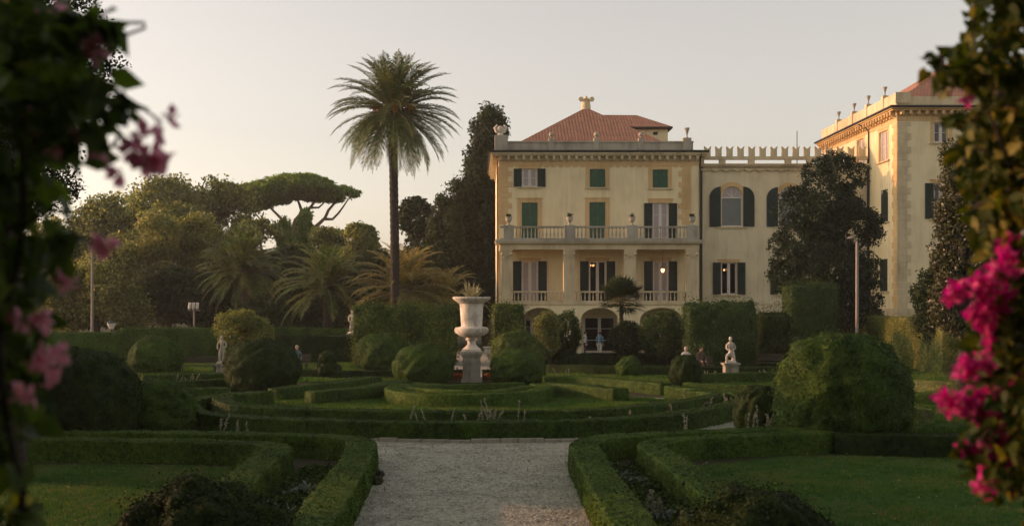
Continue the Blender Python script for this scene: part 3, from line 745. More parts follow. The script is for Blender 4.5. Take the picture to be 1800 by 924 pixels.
    def balustrade(zr, zf, piers, ph, material, gap, y, hh):
        ba = MB(); ba.box(x0, x1, y, y+.24, zr-.13, zr)
        ba.box(x0, x1, y+.02, y+.22, zf+.002, zf+.12)
        for a, b in piers: ba.box(P(a), P(b), y-.06, y+.32, zf+.003, zr+ph); ba.box(P(a)+.1, P(b)-.1, y-.075, y-.061, zf+.2, zr-.15)
        o = ba.build('balustrade', material, t)
        pp = [(879, 879)]+list(piers)+[(1228, 1228)]
        spans = [(P(pp[i][1])+.06, P(pp[i+1][0])-.06) for i in range(len(pp)-1) if pp[i+1][0]-pp[i][1] > 12]
        balusters(o, spans, y+.12, zf+.121, hh, material, gap)
    balustrade(Z(397.5), Z(421.5), ((885, 903), (992, 1011), (1101, 1121), (1207, 1226)), .06, 'greystone', .285, DP-.2, Z(397.5)-.13-Z(421.5)-.121)
    balustrade(Z(511), Z(531), ((881, 900), (991, 1010), (1098.5, 1118), (1207, 1226)), -.14, 'trim', .29, DP+.3, Z(511)-.13-Z(531)-.121)
    for (px, y, zt, zb) in ((1230.5, DV-.12, vz(270), 0.0),):
        mb = MB(); x = vx(px); mb.tube([(x, DV-.6, zt), (x, DV-.15, zt-.5), (x, DV-.12, zt-1), (x, DV-.12, zb)], .065, 8)
        for z in (2, 5, 8, 11, 14): mb.lathe([(.09, -.05), (.09, .05)], x, DV-.12, z, 8)
        mb.build('drainpipe', 'gutter', t, smooth=True)
    mb = MB(); x = X0-.1; mb.tube([(x, DV-.5, vz(270)), (x, DV+.2, vz(276)), (x, DV+.25, 0)], .06, 8); mb.build('drainpipe', 'pipe', t, smooth=True)
    # lamps burning in the first-floor rooms
    return t
V_ = villa()
def chandelier(x, y, z, r, n, label):
    t = thing('chandelier', label, 'chandelier', (x, y, z), 'lit lamps inside the rooms')
    mb = MB(); mb.tube([(x, y, z+1.6), (x, y, z)], .02, 6); mb.lathe([(.05, -.1), (.08, 0), (.03, .12)], x, y, z, 8)
    bu = MB()
    for k in range(n):
        a = 2*math.pi*k/n; p = np.array([x+r*math.cos(a), y+r*math.sin(a), z])
        mb.tube([(x, y, z), (p+np.array([x, y, z]))/2-np.array([0, 0, .1]), p], .015, 5); bu.lathe([(.02, 0), (.045, .05), (.035, .12), (.01, .16)], p[0], p[1], p[2], 8)
    mb.build('arm_frame', 'iron', t); bu.build('bulb', 'bulb', t)
chandelier(vx(1044.5, 90.6), 90.6, vz(468, 90.6), .32, 7, 'cluster of lit warm bulbs glowing behind the middle loggia door')
def lantern(x, y, z, label):
    t = thing('hanging_lantern', label, 'lantern', (x, y, z), 'lit lamps inside the rooms')
    mb = MB(); mb.tube([(x, y, z+.25), (x, y, vz(437, DP))], .015, 5); mb.lathe([(.2, .14), (.14, .22), (.04, .28)], x, y, z, 8); mb.build('hood', 'iron', t)
    bu = MB(); bu.lathe([(.07, -.16), (.14, -.02), (.14, .08), (.1, .135)], x, y, z, 10); bu.build('bulb', 'bulb', t)
lantern(vx(1165, 87.6), 87.6, vz(475, 87.6), 'single lit round lamp hanging before the right loggia door')

def link_wing():
    D = 90.0; x0, x1 = vx(1228)+.003, 31.3
    t = thing('crenellated_wing', 'low cream wing with swallow-tail battlements between the two tall buildings', 'wing', (24, D, 0))
    L = Local(0, D, 1, 0); X = lambda px: vx(px, D); Z = lambda py: vz(py, D)
    wu = [(1268, 1305, 328, 398), (1368.5, 1405, 329, 398)]; wl = [(1267, 1296, 461, 517), (1368, 1397, 461, 517)]
    mb = MB(); wall_y(mb, x0, x1, 0, Z(294), D, .4, [(X(a), X(b), Z(d), Z(c), (X(b)-X(a))/2) for a, b, c, d in wu]+[(X(a), X(b), Z(d), Z(c), 0) for a, b, c, d in wl])
    mb.box(x0, x0+.4, D+.403, D+9, 0, Z(294)); mb.box(x0+.403, x1, D+8.6, D+9, 0, Z(294))
    mb.build('wall', 'stucco_link', t)
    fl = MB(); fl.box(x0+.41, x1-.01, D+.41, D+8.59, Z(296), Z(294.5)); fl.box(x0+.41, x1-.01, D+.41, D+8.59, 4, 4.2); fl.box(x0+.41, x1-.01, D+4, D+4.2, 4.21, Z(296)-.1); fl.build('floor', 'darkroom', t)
    for a, b, c, d in wu: window(t, L, X(a), X(b), Z(d), Z(c), pane='blind', arch=True, sw=.88, surround=.34, bars=0, sg=.05)
    for a, b, c, d in wl: window(t, L, X(a), X(b), Z(d), Z(c), pane='glass', surround=.2, bars=0, sw=.62)
    mb = MB(); mb.box(x0, x1, D-.3, D+.38, Z(293.8), Z(291)); mb.box(x0, x1, D-.42, D+.38, Z(291)+.002, Z(288.5)); mb.box(x0, x1, D-.08, D-.003, Z(300), Z(294.2))
    x = x0+.6
    while x < x1: mb.box(x-.28, x+.28, D-.22, D-.081, Z(300), Z(297)); mb.box(x-.14, x+.14, D-.2, D-.082, Z(302), Z(300.1)); x += .88
    mb.build('cornice', 'trim', t)
    mb = MB(); mb.box(x0, x1, D-.05, D-.003, Z(537), Z(533)); mb.build('string_course', 'trim', t)
    mb = MB(); mb.box(x0, x1, D-.2, D+.12, Z(281), Z(275.5))
    x = x0+.1; k = 0
    while x < x1: mb.box(x, x+.5, D-.18, D+.1, Z(288.5)+.002, Z(281)-.002); x += (1.7, 2.3, 2.9)[k % 3]; k += 1
    mb.build('parapet', 'trim', t)
    px = 1224.0; first = None
    for k in range(17):
        a = X(px+19.4*k-6.4); b = X(px+19.4*k+6.4); px0 = px+19.4*k
        if b > x1: break
        if a < x0: continue
        if first is None:
            m = MB(); w = b-a; zt, zb = Z(258), Z(275.5)+.002
            poly = [(-.40*w, zb), (.40*w, zb), (.40*w, zt-.22), (.5*w, zt), (.40*w, zt+.01), (.12*w, zt-.15), (0, zt-.19), (-.12*w, zt-.15), (-.40*w, zt+.01), (-.5*w, zt), (-.40*w, zt-.22)]
            m.prism(poly, -.16, .09); first = m.build('merlon', 'trim', t, origin=(0, 0, 0)); o = first
        else: o = first.copy(); COL.objects.link(o); o.parent = t
        o.location = ((a+b)/2-24, 0, 0)
    mb = MB(); x = X(1233); mb.tube([(x, D-.25, Z(292)), (x, D-.1, Z(300)), (x, D-.1, 0)], .06, 8)
    x = X(1524); mb.tube([(x, D-.2, Z(280)), (x, D-.15, Z(300)), (x, D-.15, 0)], .06, 8); mb.build('drainpipe', 'gutter', t, smooth=True)
    mb = MB(); mb.tube([(X(1420), D+3, Z(294)), (X(1420), D+3, Z(220))], [.04, .03], 6); mb.build('antenna_mast', 'iron', t)
    return t
link_wing()
chandelier(vx(1276.5, 91.6), 91.6, vz(476, 91.6), .2, 5, 'small lit bulbs glowing behind the low window right of the loggia')

def right_wing():
    D = 84.0; x0, x1 = 31.303, 49.; yb = 102.
    t = thing('corner_wing', 'tall cream corner building at the right edge with a sunlit orange side wall', 'building', (40, D, 0))
    L = Local(0, D, 1, 0); X = lambda px: vx(px, D); Z = lambda py: vz(py, D)
    S = Local(x0, D, 0, 1); S.n = (-1, 0); S.u = (0, 1)
    ztop = Z(198)
    fw = [(1641, 1668, 215, 250), (1641, 1668, 322, 384), (1641, 1668, 452, 522)]
    mb = MB(); wall_y(mb, x0, x1, 0, ztop, D, .4, [(X(a), X(b), Z(d), Z(c), 0) for a, b, c, d in fw])
    # side wall with openings, built in its own frame and turned
    sw = MB()
    def dep(px): return x0*FPX/(px-CX)
    def sz(px, py): return EYE-(py-HY)*dep(px)/FPX
    sh = []
    for (pa, pb, ya, yb2, ar) in ((1561, 1545.5, 231, 283, 0), (1561, 1549, 333, 390, 1), (1560, 1547, 455, 512, 0), (1518, 1507, 245, 290, 0)):
        a, b = dep(pa)-D, dep(pb)-D; pm = (pa+pb)/2; sh.append((a, b, sz(pm, yb2), sz(pm, ya), (b-a)/2 if ar else 0))
    wall_y(sw, .403, yb-D, 0, ztop, 0, .4, sh)
    mb.add([(x0+p[1], D+p[0], p[2]) for p in sw.v], sw.f)
    mb.box(x1-.4, x1, D+.41, yb, 0, ztop); mb.box(x0+.41, x1-.41, yb-.4, yb, 0, ztop)
    mb.build('wall', 'stucco', t)
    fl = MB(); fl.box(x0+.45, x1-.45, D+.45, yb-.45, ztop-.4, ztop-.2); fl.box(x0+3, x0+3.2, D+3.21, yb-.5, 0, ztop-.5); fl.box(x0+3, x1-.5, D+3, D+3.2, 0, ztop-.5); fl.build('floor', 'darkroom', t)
    for i, (a, b, c, d) in enumerate(fw): window(t, L, X(a), X(b), Z(d), Z(c), pane='glass', shutters=i == 1, surround=.25, sw=.62)
    window(t, S, sh[0][0], sh[0][1], sh[0][2], sh[0][3], shutters=False, surround=.22, bars=1)
    window(t, S, sh[1][0], sh[1][1], sh[1][2], sh[1][3], closed=True, smat='shutter_dark', arch=False, surround=.0, sill=True)
    window(t, S, sh[2][0], sh[2][1], sh[2][2], sh[2][3], closed=True, smat='shutter_dark')
    window(t, S, sh[3][0], sh[3][1], sh[3][2], sh[3][3], shutters=False, surround=.22)
    c = MB()
    def ring(n0, z0, z1): c.box(x0-n0, x1, D-n0, D-.002, z0, z1); c.box(x0-n0, x0-.002, D, yb, z0, z1)
    ring(.1, Z(203), Z(198.5)); ring(.5, Z(195.5), Z(193.2)); ring(.64, Z(193.2)+.002, Z(190.5)); ring(.03, Z(213), Z(203.1))
    c.box(x0-.1, x1, D-.1, yb, ztop+.002, Z(193.3))
    for k in range(31):
        y = D+.25+k*.58; c.box(x0-.47, x0-.101, y-.1, y+.1, Z(202), Z(195.6)); c.box(x0-.3, x0-.102, y-.08, y+.08, Z(206), Z(202.1))
    for k in range(28): x = x0+.25+k*.6; c.box(x-.1, x+.1, D-.47, D-.101, Z(202), Z(195.6))
    c.build('cornice', 'ochre', t)
    g = MB(); g.tube([(x0-.7, D-.7, Z(189.5)), (x0-.7, yb, Z(189.5))], .09, 8); g.tube([(x0-.7, D-.7, Z(189.5)), (x1, D-.7, Z(189.5))], .09, 8); g.box(x0-.7, x1, D-.7, yb, Z(190.4), Z(189.2)); g.build('gutter', 'gutter', t)
    p = MB(); zt = Z(163); p.box(x0-.1, x0+.25, D-.1, yb, Z(189.1), zt); p.box(x0+.26, x1, D-.1, D+.3, Z(189.1), Z(170)); p.box(x0-.2, x0+.9, D-.2, D-.103, Z(189)+.3, zt+.003)
    for px in (1473, 1500, 1525, 1554): y = dep(px); p.box(x0-.16, x0+.3, y-.2, y+.2, Z(189.1)+.002, zt+.25)
    p.build('parapet', 'trim', t)
    e = Z(166); ax, ay, az = 40.5, 93., Z(166)+5.2
    roof_faces('roof', [[(x0+.7, D+1, e), (x1-.7, D+1, e), (ax, ay, az)], [(x1-.7, D+1, e), (x1-.7, yb-1, e), (ax, ay, az)], [(x1-.7, yb-1, e), (x0+.7, yb-1, e), (ax, ay, az)], [(x0+.7, yb-1, e), (x0+.7, D+1, e), (ax, ay, az)]], 'tiles', t)
    q = MB(); quoins(q, L, x0, 1, .4, Z(214), .5); q.build('quoins', 'trim', t)
    q = MB(); quoins(q, S, 0, 1, .4, Z(214), .5); q.build('quoins', 'ochre', t)
    mb = MB(); y = dep(1529); mb.tube([(x0-.6, y+1, Z(192)), (x0-.2, y, Z(205)), (x0-.1, y, Z(212)), (x0-.1, y, 0)], .06, 8); mb.build('drainpipe', 'gutter', t, smooth=True)
    b = MB(); b.box(x0-.08, x1, D-.08, D-.003, 0, Z(535)-.3); b.box(x0-.08, x0-.003, D, D+5.9, 0, Z(535)-.3); b.build('base_course', 'trim', t)
    return t, dep, zt
RW, rdep, rzt = right_wing()
def simple_urn(name, label, x, y, z, prof, sc, material, group, leafy_top=False):
    if leafy_top:
        t = thing(name, label, 'urn', (x, y, z), group); mb = MB(); mb.lathe(prof, x, y, z, 14, sc); mb.build('bowl', material, t, smooth=True)
        n = 14; P = np.array([x, y, z+sc*prof[-1][1]])+rng.normal(size=(n*6, 3))*np.array([.07, .07, .06])*sc+np.array([0, 0, .08])
        V, Q = leaves(P, unit(rng.normal(size=(len(P), 3))), .16*sc, .4); quad_obj('plant', V, Q, 'boxdark', t); return t
    mb = MB(); mb.lathe(prof, x, y, z, 14, sc); return props(mb.build(name, material, None, (x, y, z), smooth=True), label, 'urn', group)
for px, lab in ((1473, 'farthest of the four roof urns on the sunlit corner building'), (1500, 'second farthest roof urn on the sunlit corner building, above the merlons'),
                (1525, 'second nearest roof urn on the sunlit corner building'), (1554, 'nearest roof urn on the corner building, beside its parapet corner')):
    simple_urn('roof_urn', lab, RW and 31.37, rdep(px), rzt+.25, TALLURN, .8, 'pipe' and 'greystone', 'stone urns on the parapets')
simple_urn('roof_urn', 'stone urn on the right end of the villa parapet', vx(1208), DV+.1, vz(243), TALLURN, .95, 'greystone', 'stone urns on the parapets')
for px, lab in ((894, 'white balcony urn at the left end of the balustrade'), (1001, 'balcony urn standing between the two closed green shutters'),
                (1110.5, 'balcony urn left of the open white balcony door'), (1216.5, 'balcony urn at the right end of the balustrade')):
    simple_urn('balcony_urn', lab, vx(px, DP), DP-.08, vz(397.5, DP)+.06, URN, 1.15, 'greystone', 'planted urns along the balcony balustrade', True)
# ------------------------------------------------------------------ ground
def sheet(name, poly, z, material, label=None):
    mb = MB(); mb.add([(x, y, z) for x, y in poly], [tuple(range(len(poly)))])
    o = mb.build(name, material); o['kind'] = 'structure'
    if label: o['label'] = label
    return o
sheet('ground', [(-300, -60), (300, -60), (300, 300), (-300, 300)], 0, 'soil')
GP = lambda l, h=0.0: [tuple(G(a, b, h)) for a, b in l]
def arc(cx, cy, rx, ry, n=48, a0=0, a1=2*math.pi): return [(cx+rx*math.cos(a), cy+ry*math.sin(a)) for a in np.linspace(a0, a1, n, endpoint=abs(a1-a0) < 6.28)]
# gravel: the straight walk and the round walk it meets
sheet('gravel_ground', arc(0, 37.2, 12.0, 9.0), .004, 'gravel')
sheet('gravel_path', [(-2.1, 3), (2.0, 3), (2.0, 16), (2.6, 29.4), (-2.6, 29.4), (-2.1, 16)], .008, 'gravel')
sheet('paved_walk', [(-1.55, 57.5), (1.5, 57.5), (1.5, 84), (-1.55, 84)], .012, 'paving')
mb = MB(); mb.box(-1.75, 1.7, 69, 84, .014, .16); mb.box(-1.95, -1.55, 68.4, 69.6, .013, .55); mb.box(1.5, 1.9, 68.4, 69.6, .013, .55)
props(mb.build('garden_step', 'paving', None, (0, 69, 0)), 'low pale stone step across the paved walk behind the great urn', 'step')
sheet('villa_forecourt', [(-4, 80), (45, 80), (45, 84), (31, 90), (2, 89), (-4, 95)], .016, 'gravel')
LAWN_L = [(-30, 15.5), (-3.9, 15.5), (-4.35, 19.4), (-4.35, 24.6), (-6.5, 25.3), (-30, 25.4)]
LAWN_R = [(4.4, 15.5), (25, 15.5), (25, 25.2), (14, 26.4), (7.5, 26.9), (4.4, 24.6), (4.2, 19.4)]
RING_LAWN = arc(.2, 39.9, 8.1, 6.7)
BACK_L = [(-40, 53.5), (-2.2, 53.5), (-2.2, 71), (-40, 71)]; BACK_R = [(2.4, 53), (24, 53), (24, 76), (2.4, 76)]
MID_L = [(-40, 33), (-12.6, 33), (-11.5, 44), (-8, 52.5), (-40, 52.5)]; MID_R = [(12.5, 33), (40, 33), (40, 52.5), (8.5, 52.5), (11.8, 45)]
for nm, p in (('left_lawn', LAWN_L), ('right_lawn', LAWN_R), ('ring_lawn', RING_LAWN), ('far_left_lawn', BACK_L), ('far_right_lawn', BACK_R), ('side_left_lawn', MID_L), ('side_right_lawn', MID_R)):
    sheet(nm, p, .012, 'turf')
def inside(P, poly):
    poly = np.asarray(poly); x, y = P[:, 0], P[:, 1]; c = np.zeros(len(P), bool); j = len(poly)-1
    for i in range(len(poly)):
        xi, yi = poly[i]; xj, yj = poly[j]
        m = ((yi > y) != (yj > y)) & (x < (xj-xi)*(y-yi)/(yj-yi+1e-12)+xi); c ^= m; j = i
    return c
def grass(name, poly, dens, h, w, label, view=True):
    p = np.asarray(poly); lo, hi = p.min(0), p.max(0)
    n = int(np.prod(hi-lo)*dens); P = lo+rng.random((n, 2))*(hi-lo); P = P[inside(P, poly)]
    if view: P = P[np.abs(P[:, 0]+.4) < P[:, 1]*.46+1]
    n = len(P); B = np.concatenate([P, np.full((n, 1), .012)], 1)
    az = rng.random(n)*6.283; dx = np.stack([np.cos(az), np.sin(az), 0*az], 1); ln = rng.normal(size=(n, 3))*.35; ln[:, 2] = 1
    hh = h*rng.uniform(.5, 1.3, n)*(1+.35*noise(B, .8, 3)); T = B+unit(ln)*hh[:, None]
    ww = (w*rng.uniform(.7, 1.3, n))[:, None]
    V = np.stack([B-dx*ww, B+dx*ww, T+dx*ww*.15, T-dx*ww*.15], 1).reshape(-1, 3)
    o = quad_obj(name, V, np.arange(4*n).reshape(-1, 4), 'blade'); o['kind'] = 'stuff'; o['label'] = label
grass('lawn_grass', LAWN_L, 1100, .045, .006, 'short mown grass of the left lawn')
grass('lawn_grass', LAWN_R, 1100, .045, .006, 'short mown grass of the right lawn')
grass('lawn_grass', RING_LAWN, 700, .07, .012, 'short grass inside the round parterre')
for p in (BACK_L, BACK_R, MID_L, MID_R): grass('lawn_grass', p, 330, .13, .028, 'short grass of the farther lawns')
# loose stones of the walk near the eye
n = 9000; P = np.stack([rng.uniform(-2.2, 2.4, n), rng.uniform(15, 29.5, n), np.full(n, .012)], 1)
V, Q = leaves(P, np.tile([0, 0, 1.], (n, 1)), .03, .8, .35, 0, .6)
o = quad_obj('gravel', V+np.array([0, 0, .008]), Q, 'gravel'); o['kind'] = 'stuff'; o['label'] = 'loose gravel stones on the straight walk'

# ------------------------------------------------------------------ parterre hedges (top centre lines)
def T(l, h=.5): return np.array([G(a, b, h) for a, b in l])
HG = 'clipped box hedges of the parterre'
hedge(np.array([(-24, 25.9), (-18, 26.2), (-13, 26.3), (-8, 26.0), (-5.0, 25.5), (-4.25, 24.6), (-4.2, 22.5), (-4.1, 19.5), (-3.95, 17.5), (-3.8, 14)]), .62, .5,
      'low clipped hedge curving round the near left lawn', 'boxfresh', .042, 1800, amp=.035, wild=.06, seed=1)
hedge(np.array([(-13, 27.6), (-9, 27.5), (-5, 27.1), (-3.0, 26.4), (-2.5, 25.2), (-2.35, 22.8), (-2.3, 20), (-2.27, 17.5), (-2.25, 13.5)]), .62, .52,
      'low clipped hedge along the left side of the gravel walk', 'boxfresh', .042, 1800, amp=.035, wild=.06, seed=2)
hedge(np.array([(13.5, 29.2), (9.5, 28.6), (6, 27.7), (3.3, 26.6), (2.5, 25.2), (2.35, 22.8), (2.28, 20), (2.25, 17.5), (2.2, 13.5)]), .62, .52,
      'low clipped hedge along the right side of the gravel walk', 'boxfresh', .042, 1800, amp=.035, wild=.06, seed=3)
hedge(np.array([(9.6, 28.0), (7.6, 27.4), (5.2, 26.5), (4.05, 25.5), (3.9, 24), (3.95, 21.5), (3.95, 19), (3.95, 17), (3.9, 14)]), .6, .5,
      'low clipped hedge edging the near right lawn', 'boxfresh', .042, 1800, amp=.035, wild=.06, seed=4)
hedge(np.array([(8.8, 27.6), (10.2, 27.0), (12, 26.6), (15, 25.8), (19, 25.2)]), .65, .5, 'low dark hedge behind the near right lawn, right of the big ball', 'boxdark', .036, 1700, seed=5)
hedge(T([(345, 697), (329, 707), (350, 722), (430, 731), (560, 737), (720, 740), (860, 740), (1000, 738), (1110, 733), (1210, 722), (1290, 706), (1310, 697), (1296, 690), (1240, 684), (1180, 678)]), .62, .5,
      'outermost round hedge of the parterre, facing the gravel walk', 'box', .055, 900, seed=6)
hedge(T([(345, 699), (375, 694), (440, 689), (470, 686)]), .55, .48, 'short hedge closing the left side of the round parterre', 'box', .045, 1100, seed=7)
hedge(T([(470, 687), (405, 691), (390, 699), (412, 708), (480, 714), (600, 719), (760, 722), (900, 722), (1020, 719), (1120, 712), (1210, 701), (1262, 691), (1215, 685)]), .6, .5,
      'second round hedge, just inside the outermost one', 'box', .055, 900, seed=8)
hedge(T([(702, 674), (690, 681), (715, 688), (805, 692), (870, 691), (930, 686), (956, 679), (945, 673)], .48), .62, .48, 'bowl-shaped hedge in front of the great urn', 'boxfresh', .055, 850, seed=9)
hedge(T([(706, 675), (725, 680), (800, 685), (880, 684), (930, 677)], .46), .4, .46, 'inner curved hedge inside the bowl-shaped one', 'boxfresh', .045, 1000, seed=10)
hedge(T([(728, 672), (800, 675), (920, 672)], .46), .4, .46, 'straight inner hedge at the foot of the great urn', 'box', .045, 1000, seed=29)
hedge(T([(545, 687), (590, 684), (640, 679), (682, 672), (700, 668)], .48), .65, .48, 'left scroll hedge joining the bowl-shaped one', 'box', .045, 1000, seed=11)
hedge(T([(482, 682), (520, 678), (580, 672), (640, 664), (660, 661)], .48), .6, .48, 'longer left scroll hedge behind the first', 'box', .048, 900, seed=12)
hedge(T([(967, 671), (1010, 675), (1060, 680), (1092, 683)], .48), .7, .48, 'right scroll hedge joining the bowl-shaped one', 'box', .045, 1000, seed=13)
hedge(T([(955, 661), (1010, 661), (1070, 664), (1125, 669), (1172, 673)], .48), .6, .48, 'longer right scroll hedge catching the sun on top', 'box', .048, 900, seed=14)
hedge(T([(1205, 672), (1280, 675), (1350, 678), (1420, 683)], .48), .6, .48, 'sunlit low hedge right of the round parterre', 'box', .05, 900, seed=15)
hedge(T([(1225, 657), (1300, 655), (1380, 653), (1440, 653)], .48), .6, .48, 'low hedge in front of the kneeling statue', 'box', .055, 800, seed=16)
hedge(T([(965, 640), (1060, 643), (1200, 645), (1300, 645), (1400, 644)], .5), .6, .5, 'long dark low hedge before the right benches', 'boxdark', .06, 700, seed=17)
hedge(T([(300, 671), (340, 668), (390, 665), (450, 664)], .45), .6, .45, 'low hedge left of the parterre behind two balls', 'box', .055, 800, seed=18)
hedge(T([(250, 659), (320, 657), (400, 656)], .45), .6, .45, 'low hedge in front of the left bench', 'box', .055, 800, seed=19)
hedge(T([(290, 686), (340, 682), (400, 680)], .45), .6, .45, 'low hedge between the near balls and the ring', 'box', .05, 900, seed=20)
hedge(T([(520, 650), (640, 651), (760, 650)], .42), .5, .42, 'low hedge between the two sunlit strips of lawn', 'boxdark', .06, 700, seed=21)
hedge(T([(1605, 668), (1650, 670), (1720, 672)], .5), .7, .5, 'low sunlit hedge below the tall clipped one', 'laurel', .055, 700, seed=22)
hedge(T([(1560, 690), (1620, 692), (1700, 694)], .45), .5, .45, 'thin low hedge right of the big ball', 'box', .05, 800, seed=23)
hedge(np.array([(13.2, 33.5), (13.1, 36.5), (13.6, 40.5)]), .7, .5, 'short hedge with a sunlit flank right of the big ball', 'laurel', .045, 1000, seed=24)
# tall hedges behind
TG = 'tall hedges round the garden'
hedge(np.array([(-40, 68), (-21, 68)]), 1.3, 2.03, 'tall dark hedge at the far left, lower of the two', 'box', .08, 330, True, .06, TG, 31, name='tall_hedge')
hedge(np.array([(-23.4, 76), (-15.5, 76), (-11, 76)]), 1.3, 2.15, 'tall hedge with a sprouting top behind the left bench', 'box', .085, 330, True, .07, TG, 32, name='tall_hedge', wild=.18)
hedge(np.array([(-14, 72.5), (-7.0, 72.5)]), 1.2, 1.74, 'dark hedge behind the seated man in grey', 'boxdark', .08, 330, True, .05, TG, 33, name='tall_hedge')
hedge(np.array([(-16, 83), (-8, 83)]), 1.2, 2.0, 'hedge with a flat top behind the lower dark one', 'box', .09, 300, True, .05, TG, 34, name='tall_hedge')
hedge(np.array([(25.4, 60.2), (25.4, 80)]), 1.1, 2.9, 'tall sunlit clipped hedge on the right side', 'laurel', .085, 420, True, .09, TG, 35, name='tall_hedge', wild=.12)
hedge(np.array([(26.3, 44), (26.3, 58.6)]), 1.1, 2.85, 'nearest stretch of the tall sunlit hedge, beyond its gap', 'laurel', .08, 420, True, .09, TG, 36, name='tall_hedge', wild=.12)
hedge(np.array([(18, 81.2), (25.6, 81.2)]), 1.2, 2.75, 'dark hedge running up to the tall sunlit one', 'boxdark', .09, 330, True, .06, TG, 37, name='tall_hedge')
hedge(np.array([(3.4, 68), (9, 68), (13, 68)]), .8, .75, 'low dark hedge under the round trees before the villa', 'boxdark', .08, 350, True, .05, TG, 38, name='tall_hedge')
# clipped blocks
def block(x0, x1, y, w, h, label, material, size, dens, seed, amp=.12, wild=.25, group='clipped tree blocks before the villa', name='clipped_block'):
    return hedge(np.array([(x0, y), (x1, y)]), w, h, label, material, size, dens, True, amp, group, seed, 'clipped tree', name, wild=wild, rnd=.35)
D_ = lambda px, d: (px-CX)*d/FPX
block(D_(622, 69), D_(800, 69), 70, 2.0, 3.6, 'long clipped block with a bright leafy top left of the great urn', 'blockleaf', .12, 380, 41, amp=.3, wild=.25)
block(D_(870, 72), D_(920, 72), 73, 2.0, 3.65, 'narrow clipped block right of the great urn', 'blockleaf', .12, 380, 42, amp=.22, wild=.25)
block(D_(1213, 63), D_(1327, 63), 64, 2.2, 3.75, 'dark clipped block behind the kneeling statue', 'citrus', .12, 380, 43, amp=.32, wild=.25)
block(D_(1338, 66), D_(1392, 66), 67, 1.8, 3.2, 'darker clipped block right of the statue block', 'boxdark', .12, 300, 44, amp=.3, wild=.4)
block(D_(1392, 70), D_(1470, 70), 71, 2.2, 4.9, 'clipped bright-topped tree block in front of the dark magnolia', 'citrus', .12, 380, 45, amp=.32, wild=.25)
tree('clipped_tree', 'sunlit clipped canopy tree above the left statue', (D_(425, 66), 67, 0), [(D_(408, 66), 66.6, 2.25, 1.15, 1.2, 1.15), (D_(445, 66), 66.6, 2.0, 1.05, 1.2, .95), (D_(425, 66), 66.6, 2.7, 1.0, 1.1, .62)], 330, 46, .11, .30, 'laurel', .1, (D_(425, 66), 67, 1.4), group='clipped tree blocks before the villa', shell=.6, gate=-.9, seed=3)
for px, w, top, mt, lab, sd, d in ((962, 44, 548, 'laurel', 'round leafy citrus tree under the first arch', 4, 67), (998, 42, 546, 'citrus', 'round citrus tree just left of the two standing visitors', 5, 68),
                            (1165, 88, 545, 'citrus', 'broad round citrus tree under the right arch', 6, 66), (1102, 60, 566, 'boxdark', 'dark round tree below the small fan palm', 7, 67)):
    z1 = EYE-(top-HY)*d/FPX; r = w*.5*d/FPX; zc = (z1+.6)/2
    tree('round_tree', lab, (D_(px, d), d, 0), [(D_(px, d), d, zc, r, r, (z1-.6)/2)], int(130+150*r), 46, .10, .28, mt, .07, (D_(px, d), d, .9), group='round trees before the villa', shell=.5, gate=-.9, seed=sd)
# ------------------------------------------------------------------ topiary
topiary(143, 617, 772, 196, 'large dark topiary ball at the far left, behind another ball', 'boxdark', .05, 1000, seed=1, wild=.12)
topiary(270, 668, 762, 136, 'topiary ball at the left corner of the round parterre', 'box', .05, 1000, seed=2)
topiary(272, 593, 658, 90, 'topiary ball beside the left bench', 'box', .06, 700, seed=3)
topiary(457, 597, 688, 129, 'wide topiary ball left of the seated man in grey', 'boxdark', .05, 900, seed=4)
topiary(743, 606, 673, 104, 'neat topiary ball left of the great urn pedestal', 'box', .05, 900, seed=5)
topiary(910, 615, 673, 97, 'neat topiary ball right of the great urn pedestal', 'box', .05, 900, seed=6)
topiary(671, 588, 652, 92, 'shaggy topiary mound in front of the long clipped block', 'box', .07, 600, amp=.08, wild=.2, seed=7)
topiary(910, 585, 652, 94, 'shaggy topiary mound with a golden left flank', 'blockleaf', .07, 700, amp=.09, wild=.25, seed=8)
topiary(1107, 626, 664, 46, 'small cone-shaped topiary, left of a taller one', 'box', .06, 800, sq=1.1, seed=9)
topiary(1206, 625, 678, 53, 'upright egg-shaped topiary in front of seated visitors', 'boxdark', .055, 900, seed=10)
topiary(1488, 590, 785, 228, 'largest topiary ball, at the edge of the right lawn', 'box', .055, 1000, amp=.05, wild=.14, seed=11, sq=.82)
topiary(1340, 680, 764, 92, 'dark low topiary mound left of the largest ball', 'boxdark', .036, 1300, amp=.07, seed=12)
topiary(1391, 580, 646, 76, 'dark topiary ball behind the largest one', 'boxdark', .06, 700, seed=13)
topiary(990, 611, 644, 50, 'small dark topiary ball before the first bench', 'boxdark', .06, 700, seed=14)
t = thing('tiered_topiary', 'small tiered topiary with a ball on a wider skirt', 'topiary', (D_(573, 56), 56.5, 0), 'clipped topiary balls')
x = D_(573, 56)
for nm, zc, r, rz, sd in (('skirt', .42, .70, .42, 1), ('tier', .95, .42, .40, 2)):
    V, Q = ball_shape(x, 56.5, zc, r, rz, .06, sd); leafy(nm, V, Q, 'boxdark', .055, 800, parent=t, wild=.15)
# shaggy shrubs at the lower edge of the view
for cx, cy, w, h, lab, sd in ((-3.6, 15.3, 1.12, 1.12, 'shaggy dark shrub at the bottom edge, left of the walk', 1), (3.65, 14.7, .95, 1.08, 'shaggy dark shrub at the bottom edge, right of the walk', 2)):
    V, Q = ball_shape(cx, cy, h*.35, w, h*.65, .12, sd)
    leafy('shaggy_shrub', V, Q, 'boxdark', .045, 1500, lab, 'shrub', 'shaggy shrubs by the terrace', (cx, cy, 0), wild=.45)
